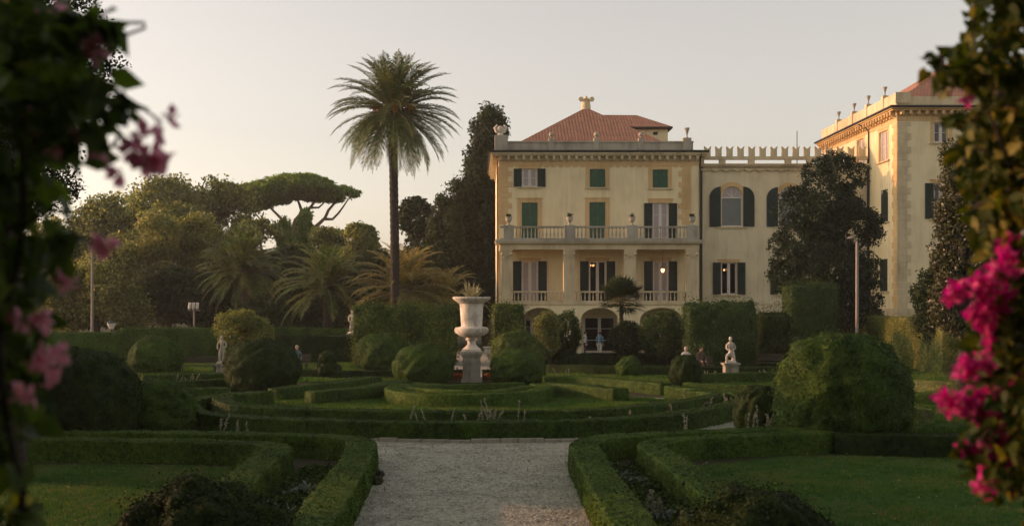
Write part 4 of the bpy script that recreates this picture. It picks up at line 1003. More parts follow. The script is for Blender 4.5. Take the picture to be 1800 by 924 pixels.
# ------------------------------------------------------------------ edging and stones
rowp = resample([(-3.6, 30.25), (-1.5, 29.75), (0, 29.6), (1.5, 29.7), (4, 30.1), (6.5, 31.1)], .01)
k = 0; s0 = None; i = 0
while i < len(rowp)-60:
    ln = int(rng.uniform(45, 85)); a, b = rowp[i], rowp[min(i+ln-2, len(rowp)-1)]
    u = unit(b-a); nn = np.array([-u[1], u[0]])*.09; h = rng.uniform(.07, .11)
    mb = MB(); P = [a-nn, b-nn, b+nn, a+nn]; e = .012
    Vv = [(*p, -.02) for p in P]+[(*(p), h-.02) for p in P]+[(*(p*.97+(a+b)/2*.03), h) for p in P]
    mb.add(Vv, [(0, 1, 5, 4), (1, 2, 6, 5), (2, 3, 7, 6), (3, 0, 4, 7), (4, 5, 9, 8), (5, 6, 10, 9), (6, 7, 11, 10), (7, 4, 8, 11), (8, 9, 10, 11)])
    props(mb.build('edging_stone', 'plinthstone', None, (*a, 0)), 'rough flat grey stone in the row of edging stones along the round hedge', 'stone', 'edging stones along the round hedge'); i += ln
def rock(x, y, r, label, material='plinthstone'):
    V, Q = ball_shape(x, y, r*.5, r, r*.8, .22, int(x*7) % 5, 14, 9); o = quad_obj('rock', V, Q, material, None, (x, y, 0), True); props(o, label, 'rock', 'rocks by the walk')
rock(-1.95, 23.6, .10, 'dark stone at the foot of the left walk hedge', 'bark'); rock(-1.93, 22.6, .13, 'low stone in front of the dark one by the left hedge', 'soil')
# ------------------------------------------------------------------ the great urn
UY = 54.0; us = UY/FPX
t = thing('great_urn', 'great pale stone urn with a wide rim and agave, on the garden axis', 'urn', (D_(829, UY), UY, EYE-(616-HY)*us))
ux = D_(829, UY); Zu = lambda py: EYE-(py-HY)*us
mb = MB()
prof = [(33, 521.5), (33.5, 524), (31.5, 527), (25, 531), (21, 534), (20, 545), (19, 560), (18.3, 571), (19, 573.5), (26, 575), (27.5, 577), (27, 583), (23, 588), (15, 591.5), (8.5, 593.5), (10.5, 595), (10.5, 597), (7.5, 599), (7.2, 604), (10, 608), (15, 612), (17, 614)]
zb = Zu(616)
mb.lathe([(r*us, Zu(py)) for r, py in prof[::-1]]+[(29*us, Zu(523.5)), (19*us, Zu(527)), (.05, Zu(528))], ux, UY, 0, 40,
         wob=lambda a, z: (.045*abs(math.sin(8*a)) if Zu(590) < z < Zu(574) else .012*math.sin(11*a+z*9)*(Zu(568) < z < Zu(540))+.02*max(0, math.sin(7*a+2*math.sin(z*8)))*(Zu(566) < z < Zu(548))))
mb.build('vase', 'urnstone', t, smooth=True)
for s in (-1, 1):
    h = MB(); h.lathe([(.04, -.16), (.11, -.08), (.13, .03), (.07, .13)], ux+s*25.5*us, UY-.05, Zu(580), 10); h.build('handle', 'urnstone', t, smooth=True)
mb = MB(); q = 18*us; mb.box(ux-q, ux+q, UY-q, UY+q, zb-.10, zb); mb.box(ux-q*.86, ux+q*.86, UY-q*.86, UY+q*.86, zb+.002, zb+.07); mb.build('foot', 'urnstone', t)
mb = MB(); V = []
for i in range(30):
    az = i*2.4; e = R(rng.uniform(38, 88)); L = rng.uniform(.55, 1.0)*(.75+.35*math.sin(e)); p0 = np.array([ux, UY, Zu(527)])+np.array([math.cos(az), math.sin(az), 0])*.12
    pts = [p0]; ee = e
    for k in range(6): pts.append(pts[-1]+L/6*np.array([math.cos(az)*math.cos(ee), math.sin(az)*math.cos(ee), math.sin(ee)])); ee -= .05
    sd = np.array([-math.sin(az), math.cos(az), 0])
    for k in range(6):
        w0, w1 = [.075*(1-j/6)**.7*(.7+.6*math.sin(min(1, j/3)*1.57)) for j in (k, k+1)]
        V += [pts[k]-sd*w0, pts[k]+sd*w0, pts[k+1]+sd*w1, pts[k+1]-sd*w1]
quad_obj('agave', np.array(V), np.arange(len(V)).reshape(-1, 4), 'agave', t)
mb = MB(); a = 16.2*us
for hw, z0, z1 in ((16.2, 617.2, 616.3), (19, 622, 617.3), (17.4, 626, 622.1), (15.6, 664, 626.1), (17, 667, 664.1), (18.6, 676, 667.1)):
    a = hw*us; mb.box(ux-a, ux+a, UY-a, UY+a, max(0, Zu(z0)), Zu(z1)-.002)
props(mb.build('urn_pedestal', 'plinthstone', None, (ux, UY, 0)), 'square weathered stone pedestal under the great urn', 'pedestal')
for x, lab in ((-.85, 'orange-red flowers left of the urn pedestal'), (.85, 'orange-red flowers right of the urn pedestal')):
    P = np.stack([rng.uniform(x-.35, x+.35, 260), rng.uniform(54.2, 54.9, 260), rng.uniform(.1, .38, 260)], 1)
    tt = thing('flower_bed', lab, 'flowers', (x, 54.5, 0), 'red flowers at the urn'); V, Q = leaves(P, unit(rng.normal(size=P.shape)), .08, .8); quad_obj('blossoms', V, Q, 'redflower', tt)
    P[:, 2] *= .7; V, Q = leaves(P, unit(rng.normal(size=P.shape)), .1, .5); quad_obj('foliage', V, Q, 'box', tt)
hedge(np.array([(-1.45, 55.4), (-.45, 55.4)]), .4, .5, 'tiny hedge left of the urn pedestal', 'boxdark', .06, 700, True, .03, HG, 51)
hedge(np.array([(.45, 55.4), (1.45, 55.4)]), .4, .5, 'tiny hedge right of the urn pedestal', 'boxdark', .06, 700, True, .03, HG, 52)
simple_urn('planter_urn', 'small stone urn on the end block of the step, behind the great urn', 1.0, 69.6, .17, URN, 1.7, 'urnstone', None)
# ------------------------------------------------------------------ benches, table
def bench(x, y, rot, label, w=1.9, group='garden benches'):
    t = thing('garden_bench', label, 'bench', (x, y, 0), group); L = Local(x, y, math.cos(rot), math.sin(rot))
    for k in range(4): m = MB(); L.box(m, -w/2, w/2, .02+.115*k, .12+.115*k, .42, .455); m.build('seat_slat', 'wood', t)
    for k in range(3): m = MB(); L.box(m, -w/2, w/2, -.06-.03*k, -.02-.03*k, .55+.13*k, .65+.13*k); m.build('back_slat', 'wood', t)
    for s in (-w/2+.2, w/2-.24):
        m = MB(); L.box(m, s, s+.05, .38, .44, 0, .418); L.box(m, s, s+.05, -.03, .03, 0, .418); L.box(m, s, s+.05, -.01, .46, .36, .419)
        m.tube([L(s+.025, .0, .40), L(s+.025, -.06, .6), L(s+.025, -.14, .93)], .025, 6); m.build('leg', 'iron', t)
    return t
bench(D_(350, 61), 61, 0, 'empty slatted garden bench between a ball and the left statue', 2.2)
bench(D_(521, 63.5), 63.5, 0, 'bench the man in grey sits on', 1.6)
bench(D_(965, 69.5), 69.5, 0, 'pale bench behind the shaggy golden mound', 1.9)
bench(D_(1222, 61), 61.2, 0, 'bench with two seated visitors behind the egg-shaped topiary', 2.0)
bench(D_(1345, 64), 64, 0, 'bench right behind the kneeling statue', 2.2)
t = thing('side_table', 'low white-topped table beside the left ball of the urn', 'table', (D_(795, 57), 57.5, 0))
x = D_(795, 57); mb = MB(); mb.box(x-.3, x+.3, 57.3, 57.7, .52, .57); mb.build('top', 'whitepaint', t)
for s in (-.24, .24): mb = MB(); mb.box(x+s-.03, x+s+.03, 57.35, 57.65, 0, .518); mb.build('leg', 'iron', t)
# ------------------------------------------------------------------ statues and people
def body(name, parent, joints, edges, material, sub=2, origin=None):
    """one continuous figure grown round its skeleton; joints: x,y,z,r (relative to parent)"""
    me = bpy.data.meshes.new(name); me.from_pydata([j[:3] for j in joints], edges, []); me.update()
    o = bpy.data.objects.new(name, me); COL.objects.link(o); o.parent = parent
    me.materials.append(M[material]); sk = o.modifiers.new('Skin', 'SKIN')
    for i, j in enumerate(joints):
        sv = me.skin_vertices[0].data[i]; r = j[3]; sv.radius = r if isinstance(r, tuple) else (r, r); sv.use_root = i == 0
    s = o.modifiers.new('Sub', 'SUBSURF'); s.levels = sub; s.render_levels = sub
    sk.use_smooth_shade = True; WL[o.name] = WL[parent.name]
    return o
def head(parent, x, y, z, r, hair, skin='skin', yaw=0.):
    mb = MB(); n = 14
    prof = [(.02, -1.25), (.45, -1.18), (.72, -.85), (.86, -.4), (.93, .0), (.95, .35), (.86, .72), (.55, .98), (.05, 1.06)]
    mb.lathe([(a*r*.82, b*r) for a, b in prof], x, y, z, n)
    c, s = math.sin(yaw), -math.cos(yaw)
    mb.tube([(x+c*r*.72, y+s*r*.72, z+.1*r), (x+c*r*1.02, y+s*r*1.02, z-.22*r), (x+c*r*.75, y+s*r*.75, z-.32*r)], [.08*r, .15*r, .08*r], 6)
    for k in (-1, 1): mb.tube([(x-s*k*r*.74, y+c*k*r*.74, z+.15*r), (x-s*k*r*.86, y+c*k*r*.86, z-.05*r), (x-s*k*r*.74, y+c*k*r*.74, z-.25*r)], [.1*r, .14*r, .08*r], 6)
    mb.build('head', skin, parent, smooth=True)
    if hair:
        mb = MB(); mb.lathe([(a*r*.86, b*r) for a, b in [(.80, -.45), (.99, 0), (1.02, .38), (.93, .76), (.60, 1.05), (.05, 1.14)]], x-c*.12*r, y-s*.12*r, z, n); mb.build('hair', hair, parent, smooth=True)
def standing(x, y, label, top, legs, hair, yaw, h=1.74, arm=(.1, .1), stance=.0):
    t = thing('person', label, 'person', (x, y, 0), 'visitors in the garden'); k = h/1.74
    c, s = math.cos(yaw), math.sin(yaw)          # u across the shoulders, n forward
    def p(u, n, z, r): return ((u*c-n*s)*k*1.0, (u*s+n*c)*k, z*k, tuple(q*k for q in r) if isinstance(r, tuple) else r*k)
    f = lambda u, n, z, r: p(u, -n, z, r)
    J = [f(0, 0, .95, (.15, .11)), f(0, .0, 1.12, (.135, .10)), f(0, .02, 1.34, (.17, .11)), f(0, 0, 1.46, (.08, .07)), f(0, .02, 1.54, .055),
         f(.20, 0, 1.40, .062), f(.25, -.02, 1.14, .048), f(.24, arm[0], .92, .036), f(-.20, 0, 1.40, .062), f(-.25, -.02, 1.14, .048), f(-.24, arm[1], .92, .036)]
    body('torso', t, J, [(0, 1), (1, 2), (2, 3), (3, 4), (3, 5), (5, 6), (6, 7), (3, 8), (8, 9), (9, 10)], top)
    J = [f(0, 0, .96, (.15, .115)), f(.10, 0, .86, .095), f(.11, .03+stance, .48, .065), f(.11, stance-.02, .09, .045), f(.12, stance+.14, .035, .04), f(-.10, 0, .86, .095), f(-.11, .03-stance, .48, .065), f(-.11, -.02-stance, .09, .045), f(-.12, .14-stance, .035, .04)]
    body('legs', t, J, [(0, 1), (1, 2), (2, 3), (3, 4), (0, 5), (5, 6), (6, 7), (7, 8)], legs)
    for a, sg in ((arm[0], 1), (arm[1], -1)):
        hp = f(sg*.24, a, .90, 0); hq = f(sg*.235, a+.03, .80, 0); m = MB()
        q0 = np.array(hp[:3])+WL[t.name]; q1 = np.array(hq[:3])+WL[t.name]; m.tube([q0, (q0+q1)/2, q1], [.03, .042, .02], 7)
        for i in range(4): dx = (i-1.5)*.018; m.tube([q1+np.array([dx, 0, .03]), q1+np.array([dx, -.01, -.03]), q1+np.array([dx, .01, -.07])], [.011, .010, .007], 5)
        m.tube([q0+np.array([0, -.03, -.02]), q0+np.array([.0, -.06, -.06]), q0+np.array([0, -.06, -.1])], [.014, .012, .008], 5); m.build('hand', 'skin', t, smooth=True)
    hh = f(0, .03, 1.635, 0); head(t, x+hh[0], y+hh[1], hh[2], .115*k, hair, yaw=yaw)
    return t
def seated(x, y, label, top, legs, hair, yaw=0., seat=.46):
    t = thing('person', label, 'person', (x, y, 0), 'visitors in the garden'); c, s = math.cos(yaw), math.sin(yaw)
    def f(u, n, z, r): return (u*c+n*s, u*s-n*c, z, r)
    b = seat+.11
    J = [f(0, .08, b, (.16, .13)), f(0, .04, b+.2, (.14, .11)), f(0, .05, b+.42, (.17, .11)), f(0, .06, b+.54, (.08, .07)), f(0, .08, b+.62, .055),
         f(.2, .06, b+.47, .06), f(.26, .1, b+.22, .048), f(.16, .34, b+.1, .036), f(-.2, .06, b+.47, .06), f(-.26, .1, b+.22, .048), f(-.14, .34, b+.1, .036)]
    body('torso', t, J, [(0, 1), (1, 2), (2, 3), (3, 4), (3, 5), (5, 6), (6, 7), (3, 8), (8, 9), (9, 10)], top)
    J = [f(0, .08, b-.02, (.16, .11)), f(.1, .14, b-.02, .092), f(.12, .5, b-.02, .068), f(.12, .5, .09, .048), f(.12, .63, .04, .042), f(-.1, .14, b-.02, .092), f(-.12, .5, b-.02, .068), f(-.12, .52, .09, .048), f(-.12, .65, .04, .042)]
    body('legs', t, J, [(0, 1), (1, 2), (2, 3), (3, 4), (0, 5), (5, 6), (6, 7), (7, 8)], legs)
    for sg in (1, -1):
        a = np.array(f(sg*.15, .36, b+.1, 0)[:3])+WL[t.name]; m = MB(); m.tube([a, a+np.array([-.03*sg, -.04, -.01]), a+np.array([-.05*sg, -.09, -.03])], [.03, .04, .02], 7)
        for i in range(4): m.tube([a+np.array([-.05*sg+(i-1.5)*.018, -.07, -.02]), a+np.array([-.05*sg+(i-1.5)*.018, -.13, -.03]), a+np.array([-.05*sg+(i-1.5)*.018, -.16, -.06])], [.011, .01, .007], 5)
        m.build('hand', 'skin', t, smooth=True)
    hp = f(0, .1, b+.73, 0); head(t, x+hp[0], y+hp[1], hp[2], .115, hair, yaw=yaw)
    return t
seated(D_(518, 63), 63.6, 'grey-haired man in a grey-blue shirt sitting on a bench beside the wide ball', 'shirt_grey', 'cloth_navy', 'hair_grey', .5)
standing(D_(1028, 84), 84, 'person in a white shirt standing left of the white post under the arch', 'shirt_white', 'cloth_navy', 'hair_dark', 1.3)
standing(D_(1054, 83), 83, 'person in a blue shirt and pale trousers standing under the middle arch', 'shirt_blue', 'cloth_pale', 'hair_dark', 2.9, arm=(.15, .05), stance=.08)
seated(D_(1208, 61), 61.3, 'visitor in a white top seated behind the egg-shaped topiary', 'shirt_white', 'cloth_pale', 'hair_grey', -.3)
seated(D_(1233, 61), 61.3, 'visitor in dull pink seated on the right end of the bench', 'dress_pink', 'dress_pink', 'hair_dark', .3)
def plinth(x, y, h, w, label, material):
    m = MB(); m.box(x-w*.5, x+w*.5, y-w*.5, y+w*.5, 0, .12); m.box(x-w*.42, x+w*.42, y-w*.42, y+w*.42, .122, h-.1); m.box(x-w*.52, x+w*.52, y-w*.52, y+w*.52, h-.098, h)
    return props(m.build('statue_plinth', material, None, (x, y, 0)), label, 'plinth', 'plinths under the statues')
def statue(x, y, z0, h, label, kneel=False, material='statuestone'):
    t = thing('statue', label, 'statue', (x, y, z0), 'marble garden statues'); k = h/1.75
    f = lambda u, n, z, r: (u*k, -n*k, z*k, tuple(q*k for q in r) if isinstance(r, tuple) else r*k)
    if kneel:
        J = [f(.05, 0, .62, (.20, .18)), f(.05, .02, .85, (.16, .13)), f(.0, .03, 1.12, (.20, .14)), f(-.02, .05, 1.30, (.09, .08)), f(-.03, .08, 1.40, .07),
             f(.22, .02, 1.20, .075), f(.28, .06, .92, .06), f(.08, .22, .82, .05), f(-.24, .03, 1.20, .075), f(-.30, .12, .95, .06), f(-.18, .24, .80, .05),
             f(-.12, .12, .50, .13), f(-.30, .25, .52, .10), f(-.30, .2, .12, .075), f(.16, .05, .42, .14), f(.22, .02, .12, .12), f(.02, .0, .1, .2), f(-.38, .3, .05, .06)]
        E = [(0, 1), (1, 2), (2, 3), (3, 4), (3, 5), (5, 6), (6, 7), (3, 8), (8, 9), (9, 10), (0, 11), (11, 12), (12, 13), (13, 17), (0, 14), (14, 15), (15, 16)]
        hz = 1.56
    else:
        J = [f(0, 0, .92, (.18, .14)), f(.02, .0, 1.1, (.15, .11)), f(0, .02, 1.32, (.19, .12)), f(0, 0, 1.45, (.09, .08)), f(0, .02, 1.53, .06),
             f(.22, 0, 1.38, .07), f(.28, .02, 1.1, .055), f(.10, .2, 1.0, .045), f(-.22, 0, 1.38, .07), f(-.29, .03, 1.12, .055), f(-.22, .15, .9, .045),
             f(.1, 0, .82, .12), f(.12, .05, .45, .12), f(.12, .0, .08, .14), f(-.1, .02, .82, .12), f(-.12, .1, .46, .10), f(-.12, .02, .08, .12)]
        E = [(0, 1), (1, 2), (2, 3), (3, 4), (3, 5), (5, 6), (6, 7), (3, 8), (8, 9), (9, 10), (0, 11), (11, 12), (12, 13), (0, 14), (14, 15), (15, 16)]
        hz = 1.64
    body('figure', t, J, E, material)
    q = f(-.03 if kneel else 0, .08 if kneel else .03, hz, 0); head(t, x+q[0], y+q[1], z0+q[2], .13*k, None, material, yaw=-.3)
    m = MB(); r = .33*k; m.lathe([(r*1.1, -.0), (r*1.15, .05), (r, .09), (r*.7, .13)], x, y, z0, 14); m.build('base', material, t, smooth=True)
sx, sy = D_(1286, 56.3), 56.5
plinth(sx, sy, .78, .78, 'dark square plinth under the kneeling statue', 'plinthstone'); statue(sx, sy, .782, 1.34, 'pale kneeling stone figure on a dark plinth before the clipped block', True)
sx, sy = D_(388, 60), 60.3
plinth(sx, sy, .55, .6, 'plinth under the left statue, beside the wide ball', 'plinthstone'); statue(sx, sy, .552, 1.45, 'weathered standing stone figure beneath the sunlit canopy tree', False, 'greystone')
sx, sy = D_(618, 80), 80.5
plinth(sx, sy, 1.7, .7, 'tall plinth under the distant statue behind the hedges', 'plinthstone'); statue(sx, sy, 1.702, 1.6, 'distant pale statue left of the long clipped block', False, 'statuestone')
# ------------------------------------------------------------------ lamps and poles
def pole_thing(): pass
x, y = D_(341, 78.5), 78.5; zb = lambda py: EYE-(py-HY)*y/FPX
t = thing('floodlight_post', 'post with three white floodlight heads on a crossbar above the hedge', 'floodlight', (x, y, 0))
mb = MB(); mb.tube([(x, y, 0), (x, y, zb(546))], .06, 8); mb.build('post', 'polepaint', t)
mb = MB(); mb.box(x-.42, x+.42, y-.05, y+.05, zb(546)+.002, zb(546)+.07); mb.build('crossbar', 'polepaint', t)
for k in (-1, 0, 1):
    mb = MB(); c = x+k*.26; mb.tube([(c-.06, y-.04, zb(545)+.1), (c-.03, y-.1, zb(541)), (c+.03, y-.16, zb(532))], [.07, .115, .10], 10); mb.build('lamp_head', 'lampwhite', t, smooth=True)
x, y = D_(196, 73), 73.0; zb = lambda py: EYE-(py-HY)*y/FPX
t = thing('garden_lantern', 'white glass lantern showing above the far left hedge', 'lantern', (x, y, 0))
mb = MB(); mb.tube([(x, y, 0), (x, y, zb(578))], .05, 8); mb.build('post', 'iron', t)
mb = MB(); mb.lathe([(.13, 0), (.30, .36)], x, y, zb(578)+.01, 6); mb.build('lamp_glass', 'lampwhite', t)
mb = MB(); mb.lathe([(.32, .37), (.28, .42), (.14, .5), (.04, .56), (.05, .62), (.01, .66)], x, y, zb(578)+.01, 6); mb.build('lamp_cap', 'iron', t)
x, y = D_(162, 78), 78.0
t = thing('mast', 'thin grey mast rising before the golden shrubs at the left', 'mast', (x, y, 0)); mb = MB(); mb.tube([(x, y, 0), (x, y, EYE-(436-HY)*y/FPX)], [.11, .08], 8); mb.build('pole', 'polepaint', t)
mb = MB(); zt = EYE-(436-HY)*y/FPX; mb.box(x-.25, x+.25, y-.15, y+.15, zt+.002, zt+.12); mb.build('mast_head', 'polepaint', t)
x, y = D_(1506.5, 66), 66.0; z1 = EYE-(427-HY)*y/FPX
t = thing('lamp_post', 'pale slim lamp post standing before the dark magnolia', 'lamp post', (x, y, 0)); mb = MB(); mb.tube([(x, y, 0), (x, y, z1)], [.10, .08], 10); mb.build('post', 'polepaint', t)
mb = MB(); mb.tube([(x, y, z1+.002), (x, y, z1+.12), (x-.1, y, z1+.22), (x-.25, y, z1+.25)], .035, 6); mb.build('arm', 'polepaint', t)
mb = MB(); mb.lathe([(.05, .12), (.20, .06), (.24, .0), (.1, -.03)], x-.36, y, z1+.26, 12); mb.build('lamp_head', 'polepaint', t)
# ------------------------------------------------------------------ silver flower spikes
def silver(x, y, r, ns, h, label, leafy_n=90, z0=0.):
    t = thing('silver_plant', label, 'plant', (x, y, z0), 'silvery plants in the beds')
    P = np.array([x, y, z0+.08])+rng.normal(size=(leafy_n, 3))*np.array([r*.6, r*.35, .05]); P[:, 2] = np.abs(P[:, 2]-z0)+z0+.02
    V, Q = leaves(P, np.tile([0, 0, 1.], (leafy_n, 1)), .16, .38, .7); quad_obj('foliage', V, Q, 'silver', t)
    for k in range(max(1 if ns else 0, int(ns*.65))):
        Vs = []
        b = np.array([x+rng.uniform(-r, r), y+rng.uniform(-.25, .25), z0]); hh = h*rng.uniform(.5, 1.0); l = rng.normal(size=2)*.12
        n = 44; u = rng.random(n)*.7+.3; p = b+np.stack([l[0]*u**2, l[1]*u**2, u*hh], 1)+rng.normal(size=(n, 3))*.014
        V, _ = leaves(p, unit(rng.normal(size=(n, 3))*np.array([1, 1, .2])), .06, .6, .4); Vs.append(V)
        m = 8; uu = np.linspace(0, 1, m); c = b+np.stack([l[0]*uu**2, l[1]*uu**2, uu*hh], 1)
        for j in range(m-1): Vs.append(np.array([c[j]-[.008, 0, 0], c[j]+[.008, 0, 0], c[j+1]+[.008, 0, 0], c[j+1]-[.008, 0, 0]]))
        V = np.concatenate(Vs); quad_obj('flower_spike', V, np.arange(len(V)).reshape(-1, 4), 'spike', t)
def sv(px, py, *a, **k): p = G(px, py, k.pop('h0', .1)); silver(p[0], p[1], *a, **k)
sv(735, 752, .35, 5, .85, 'silver spikes above the front hedge, left of the other clumps')
sv(812, 751, .4, 4, .8, 'silver spikes above the front hedge, on the urn axis')
sv(885, 752, .75, 16, .95, 'dense clump of silver spikes above the front hedge, right of the axis')
sv(1012, 748, .4, 3, .75, 'two thin silver spikes left of the bluish leaves in the ring')
sv(1090, 743, .6, 2, .6, 'bluish silver leaves inside the ring', leafy_n=170)
sv(1170, 733, .8, 7, .55, 'low silver plants spreading inside the right part of the ring', leafy_n=170)
sv(1250, 722, .8, 14, .7, 'dense pale spikes at the right end of the ring', leafy_n=150)
sv(412, 778, .55, 8, .95, 'row of pale spikes behind the near left hedge', h0=.1)
sv(1190, 783, .3, 4, 1.0, 'tall dry spikes behind the right walk hedge')
sv(1345, 772, .75, 14, 1.05, 'dry spikes in front of the low mound and the largest ball')
sv(1158, 905, .22, 7, .55, 'pale spikes between the two right hedges, nearest to the bottom')
sv(1082, 838, .22, 2, .45, 'small silver plant between the two right hedges')
sv(1125, 845, .25, 0, .3, 'flat silver rosette between the two right hedges', leafy_n=60)
sv(535, 858, .35, 0, .3, 'pale broad-leaved plant between the two left hedges', leafy_n=60)
sv(480, 895, .35, 0, .35, 'grey-blue leafy plant beside the bottom left shrub', leafy_n=80)
sv(990, 672, .7, 12, .8, 'sunlit dry spikes left of the cone-shaped topiary')
sv(1260, 668, 1.0, 18, .6, 'pale spikes at the foot of the statue plinth')
sv(1350, 668, .5, 5, .8, 'pale spikes right of the statue plinth')
sv(340, 672, .9, 10, .6, 'silver spikes in front of the left bench')

# fallen leaves on lawn and walk
n = 420; P = np.stack([rng.uniform(-11, 13, n), rng.uniform(15.5, 29, n), np.full(n, .05)], 1)
V, Q = leaves(P, np.tile([0, 0, 1.], (n, 1)), .06, .6, .4, 0, .5)
o = quad_obj('fallen_leaves', V, Q, 'palmgold'); o['kind'] = 'stuff'; o['label'] = 'dry fallen leaves scattered on lawn and walk'

hedge(np.array([(-34, -5), (34, -5)]), 3.0, 15.0, 'added unseen evergreen screen behind the terrace, blocking low sky light', 'boxdark', .5, 14, True, .4, TG, 61, name='tall_hedge', step=2.0, wild=0)  # unseen screen added behind the camera to darken camera-facing hedge sides

for poly, lab in (([(-3.6, 14.5), (-2.6, 14.5), (-2.7, 24.6), (-3.7, 24.6)], 'dark low ground cover in the bed between the two left hedges'), ([(2.5, 14.5), (3.65, 14.5), (3.7, 25), (2.8, 25)], 'dark low ground cover in the bed between the two right hedges')):
    p = np.array(poly); n = 7000; P = p.min(0)+rng.random((n, 2))*(p.max(0)-p.min(0)); P = P[inside(P, poly)]
    P = np.concatenate([P, (.03+.10*rng.random(len(P))*(1+noise(np.concatenate([P, P[:, :1]*0], 1), 1.5, 2)))[:, None]], 1)
    V, Q = leaves(P, np.tile([0, 0, 1.], (len(P), 1)), .075, .5, .7); o = quad_obj('ground_cover', V, Q, 'box'); o['kind'] = 'stuff'; o['label'] = lab
# ------------------------------------------------------------------ palms and trees
def E(px, py, d, rx, rz, ry=None):
    """ellipsoid from a picture position and half sizes in pixels"""
    w = W(px, py, d); return (w[0], w[1], w[2], rx*d/FPX, (ry if ry is not None else rx)*d/FPX, rz*d/FPX)
d = 82.0
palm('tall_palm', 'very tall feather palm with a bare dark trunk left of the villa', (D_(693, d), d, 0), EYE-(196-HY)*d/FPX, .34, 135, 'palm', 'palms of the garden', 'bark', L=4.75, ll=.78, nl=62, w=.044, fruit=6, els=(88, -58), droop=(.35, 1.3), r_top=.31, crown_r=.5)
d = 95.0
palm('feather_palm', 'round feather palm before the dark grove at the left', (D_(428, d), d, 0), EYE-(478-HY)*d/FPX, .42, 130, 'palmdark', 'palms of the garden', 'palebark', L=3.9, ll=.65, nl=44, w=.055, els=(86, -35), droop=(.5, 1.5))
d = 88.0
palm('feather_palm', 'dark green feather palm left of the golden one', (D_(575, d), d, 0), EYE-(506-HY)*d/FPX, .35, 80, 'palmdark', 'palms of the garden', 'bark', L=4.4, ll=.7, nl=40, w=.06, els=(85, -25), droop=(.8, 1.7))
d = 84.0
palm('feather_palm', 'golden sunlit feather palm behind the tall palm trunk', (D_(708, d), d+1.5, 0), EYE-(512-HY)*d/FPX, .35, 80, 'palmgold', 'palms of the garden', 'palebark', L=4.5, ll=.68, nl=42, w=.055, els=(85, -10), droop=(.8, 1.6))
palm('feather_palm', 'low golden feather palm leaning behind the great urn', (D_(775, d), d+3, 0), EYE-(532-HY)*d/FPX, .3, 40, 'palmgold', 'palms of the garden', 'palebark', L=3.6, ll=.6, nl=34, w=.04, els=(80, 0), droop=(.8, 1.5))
# fan palm before the arches
d = 70.0; t = thing('fan_palm', 'small fan palm with a short trunk before the middle arch', 'palm tree', (D_(1092, d), d, 0), 'palms of the garden')
x, zt = D_(1092, d), EYE-(530-HY)*d/FPX; Vs = []; st = MB()
for i in range(80):
    az = i*2.4; el = R(82-105*(i/79)+rng.normal()*6); L = rng.uniform(.75, .95); b = np.array([x, d, zt]); dr = np.array([math.cos(az)*math.cos(el), math.sin(az)*math.cos(el), math.sin(el)])
    hub = b+dr*L; st.tube([b, b+dr*L*.5, hub], .015, 4); sd = unit(np.cross(dr, [0, 0, 1.])+1e-3); up = np.cross(sd, dr)
    for a in np.linspace(-1.9, 1.9, 17):
        dd = unit(dr*math.cos(a*.8)+sd*math.sin(a*.8)+up*.12*math.cos(a)+rng.normal(size=3)*.05); l = .95*(1-.25*abs(a)/1.9); wv = unit(np.cross(dd, up))*.04
        tip = hub+dd*l+np.array([0, 0, -.09]); mid = hub+dd*l*.5; Vs.append(np.array([hub, mid-wv, tip, mid+wv]))
V = np.concatenate(Vs); quad_obj('crown', V, np.arange(len(V)).reshape(-1, 4), 'cypress', t); st.build('leaf_stalks', 'rachis', t)
mb = MB(); zs = np.linspace(0, zt, 26); mb.tube([(x, d, z) for z in zs], [.13*(1+.12*(-1)**i) for i in range(26)], 10); mb.build('trunk', 'bark', t)
# umbrella pine
d = 150.0
t = thing('umbrella_pine', 'umbrella pine with a flat wide crown on bare forked limbs', 'pine tree', (*W(515, 541, d)[:2], 0), 'trees beyond the garden')
ells = [E(520, 334, d, 90, 16), E(458, 345, d, 62, 13), E(578, 340, d, 52, 13), E(440, 358, d, 34, 12), E(525, 320, d, 60, 10), E(600, 342, d, 26, 12)]
(V, Q), C = crown_leaves(ells, 1500, 46, .5, .85, 2, .35, .5, -.4, 1.0, .2); quad_obj('crown', V, Q, 'pine', t)
mb = MB(); Wp = lambda a, b, o=0: W(a, b, d+o)
mb.tube([Wp(508, 541), Wp(512, 470), Wp(516, 410), Wp(522, 385)], [.75, .62, .5, .42], 10)
for pts, r in (([Wp(522, 385), Wp(530, 370, 2), Wp(520, 345, 3)], .3), ([Wp(522, 385), Wp(545, 365, -2), Wp(560, 345, -2)], .3), ([Wp(516, 410), Wp(495, 385), Wp(470, 360, 2)], .26), ([Wp(512, 440), Wp(470, 400, -1), Wp(445, 370, -1)], .2),
               ([Wp(530, 440), Wp(548, 405), Wp(570, 385), Wp(580, 365), Wp(598, 350)], .34), ([Wp(570, 385), Wp(585, 385), Wp(600, 368), Wp(612, 350)], .2), ([Wp(545, 365), Wp(560, 365), Wp(575, 350, 2)], .16), ([Wp(512, 470), Wp(525, 450), Wp(530, 440)], .34)):
    mb.tube(resample(pts, 1.0), np.linspace(r, r*.4, len(resample(pts, 1.0))), 8)
mb.build('trunk', 'palebark', t, smooth=True)
BG = 'trees beyond the garden'
def bt(name, lab, px, d, el, ncl, per, size, cr, m, tr=.35, seed=0, **k):
    b = W(px, 541, d); tree(name, lab, (b[0], b[1], 0), el, ncl, per, size, cr, m, tr, group=BG, seed=seed, **k)
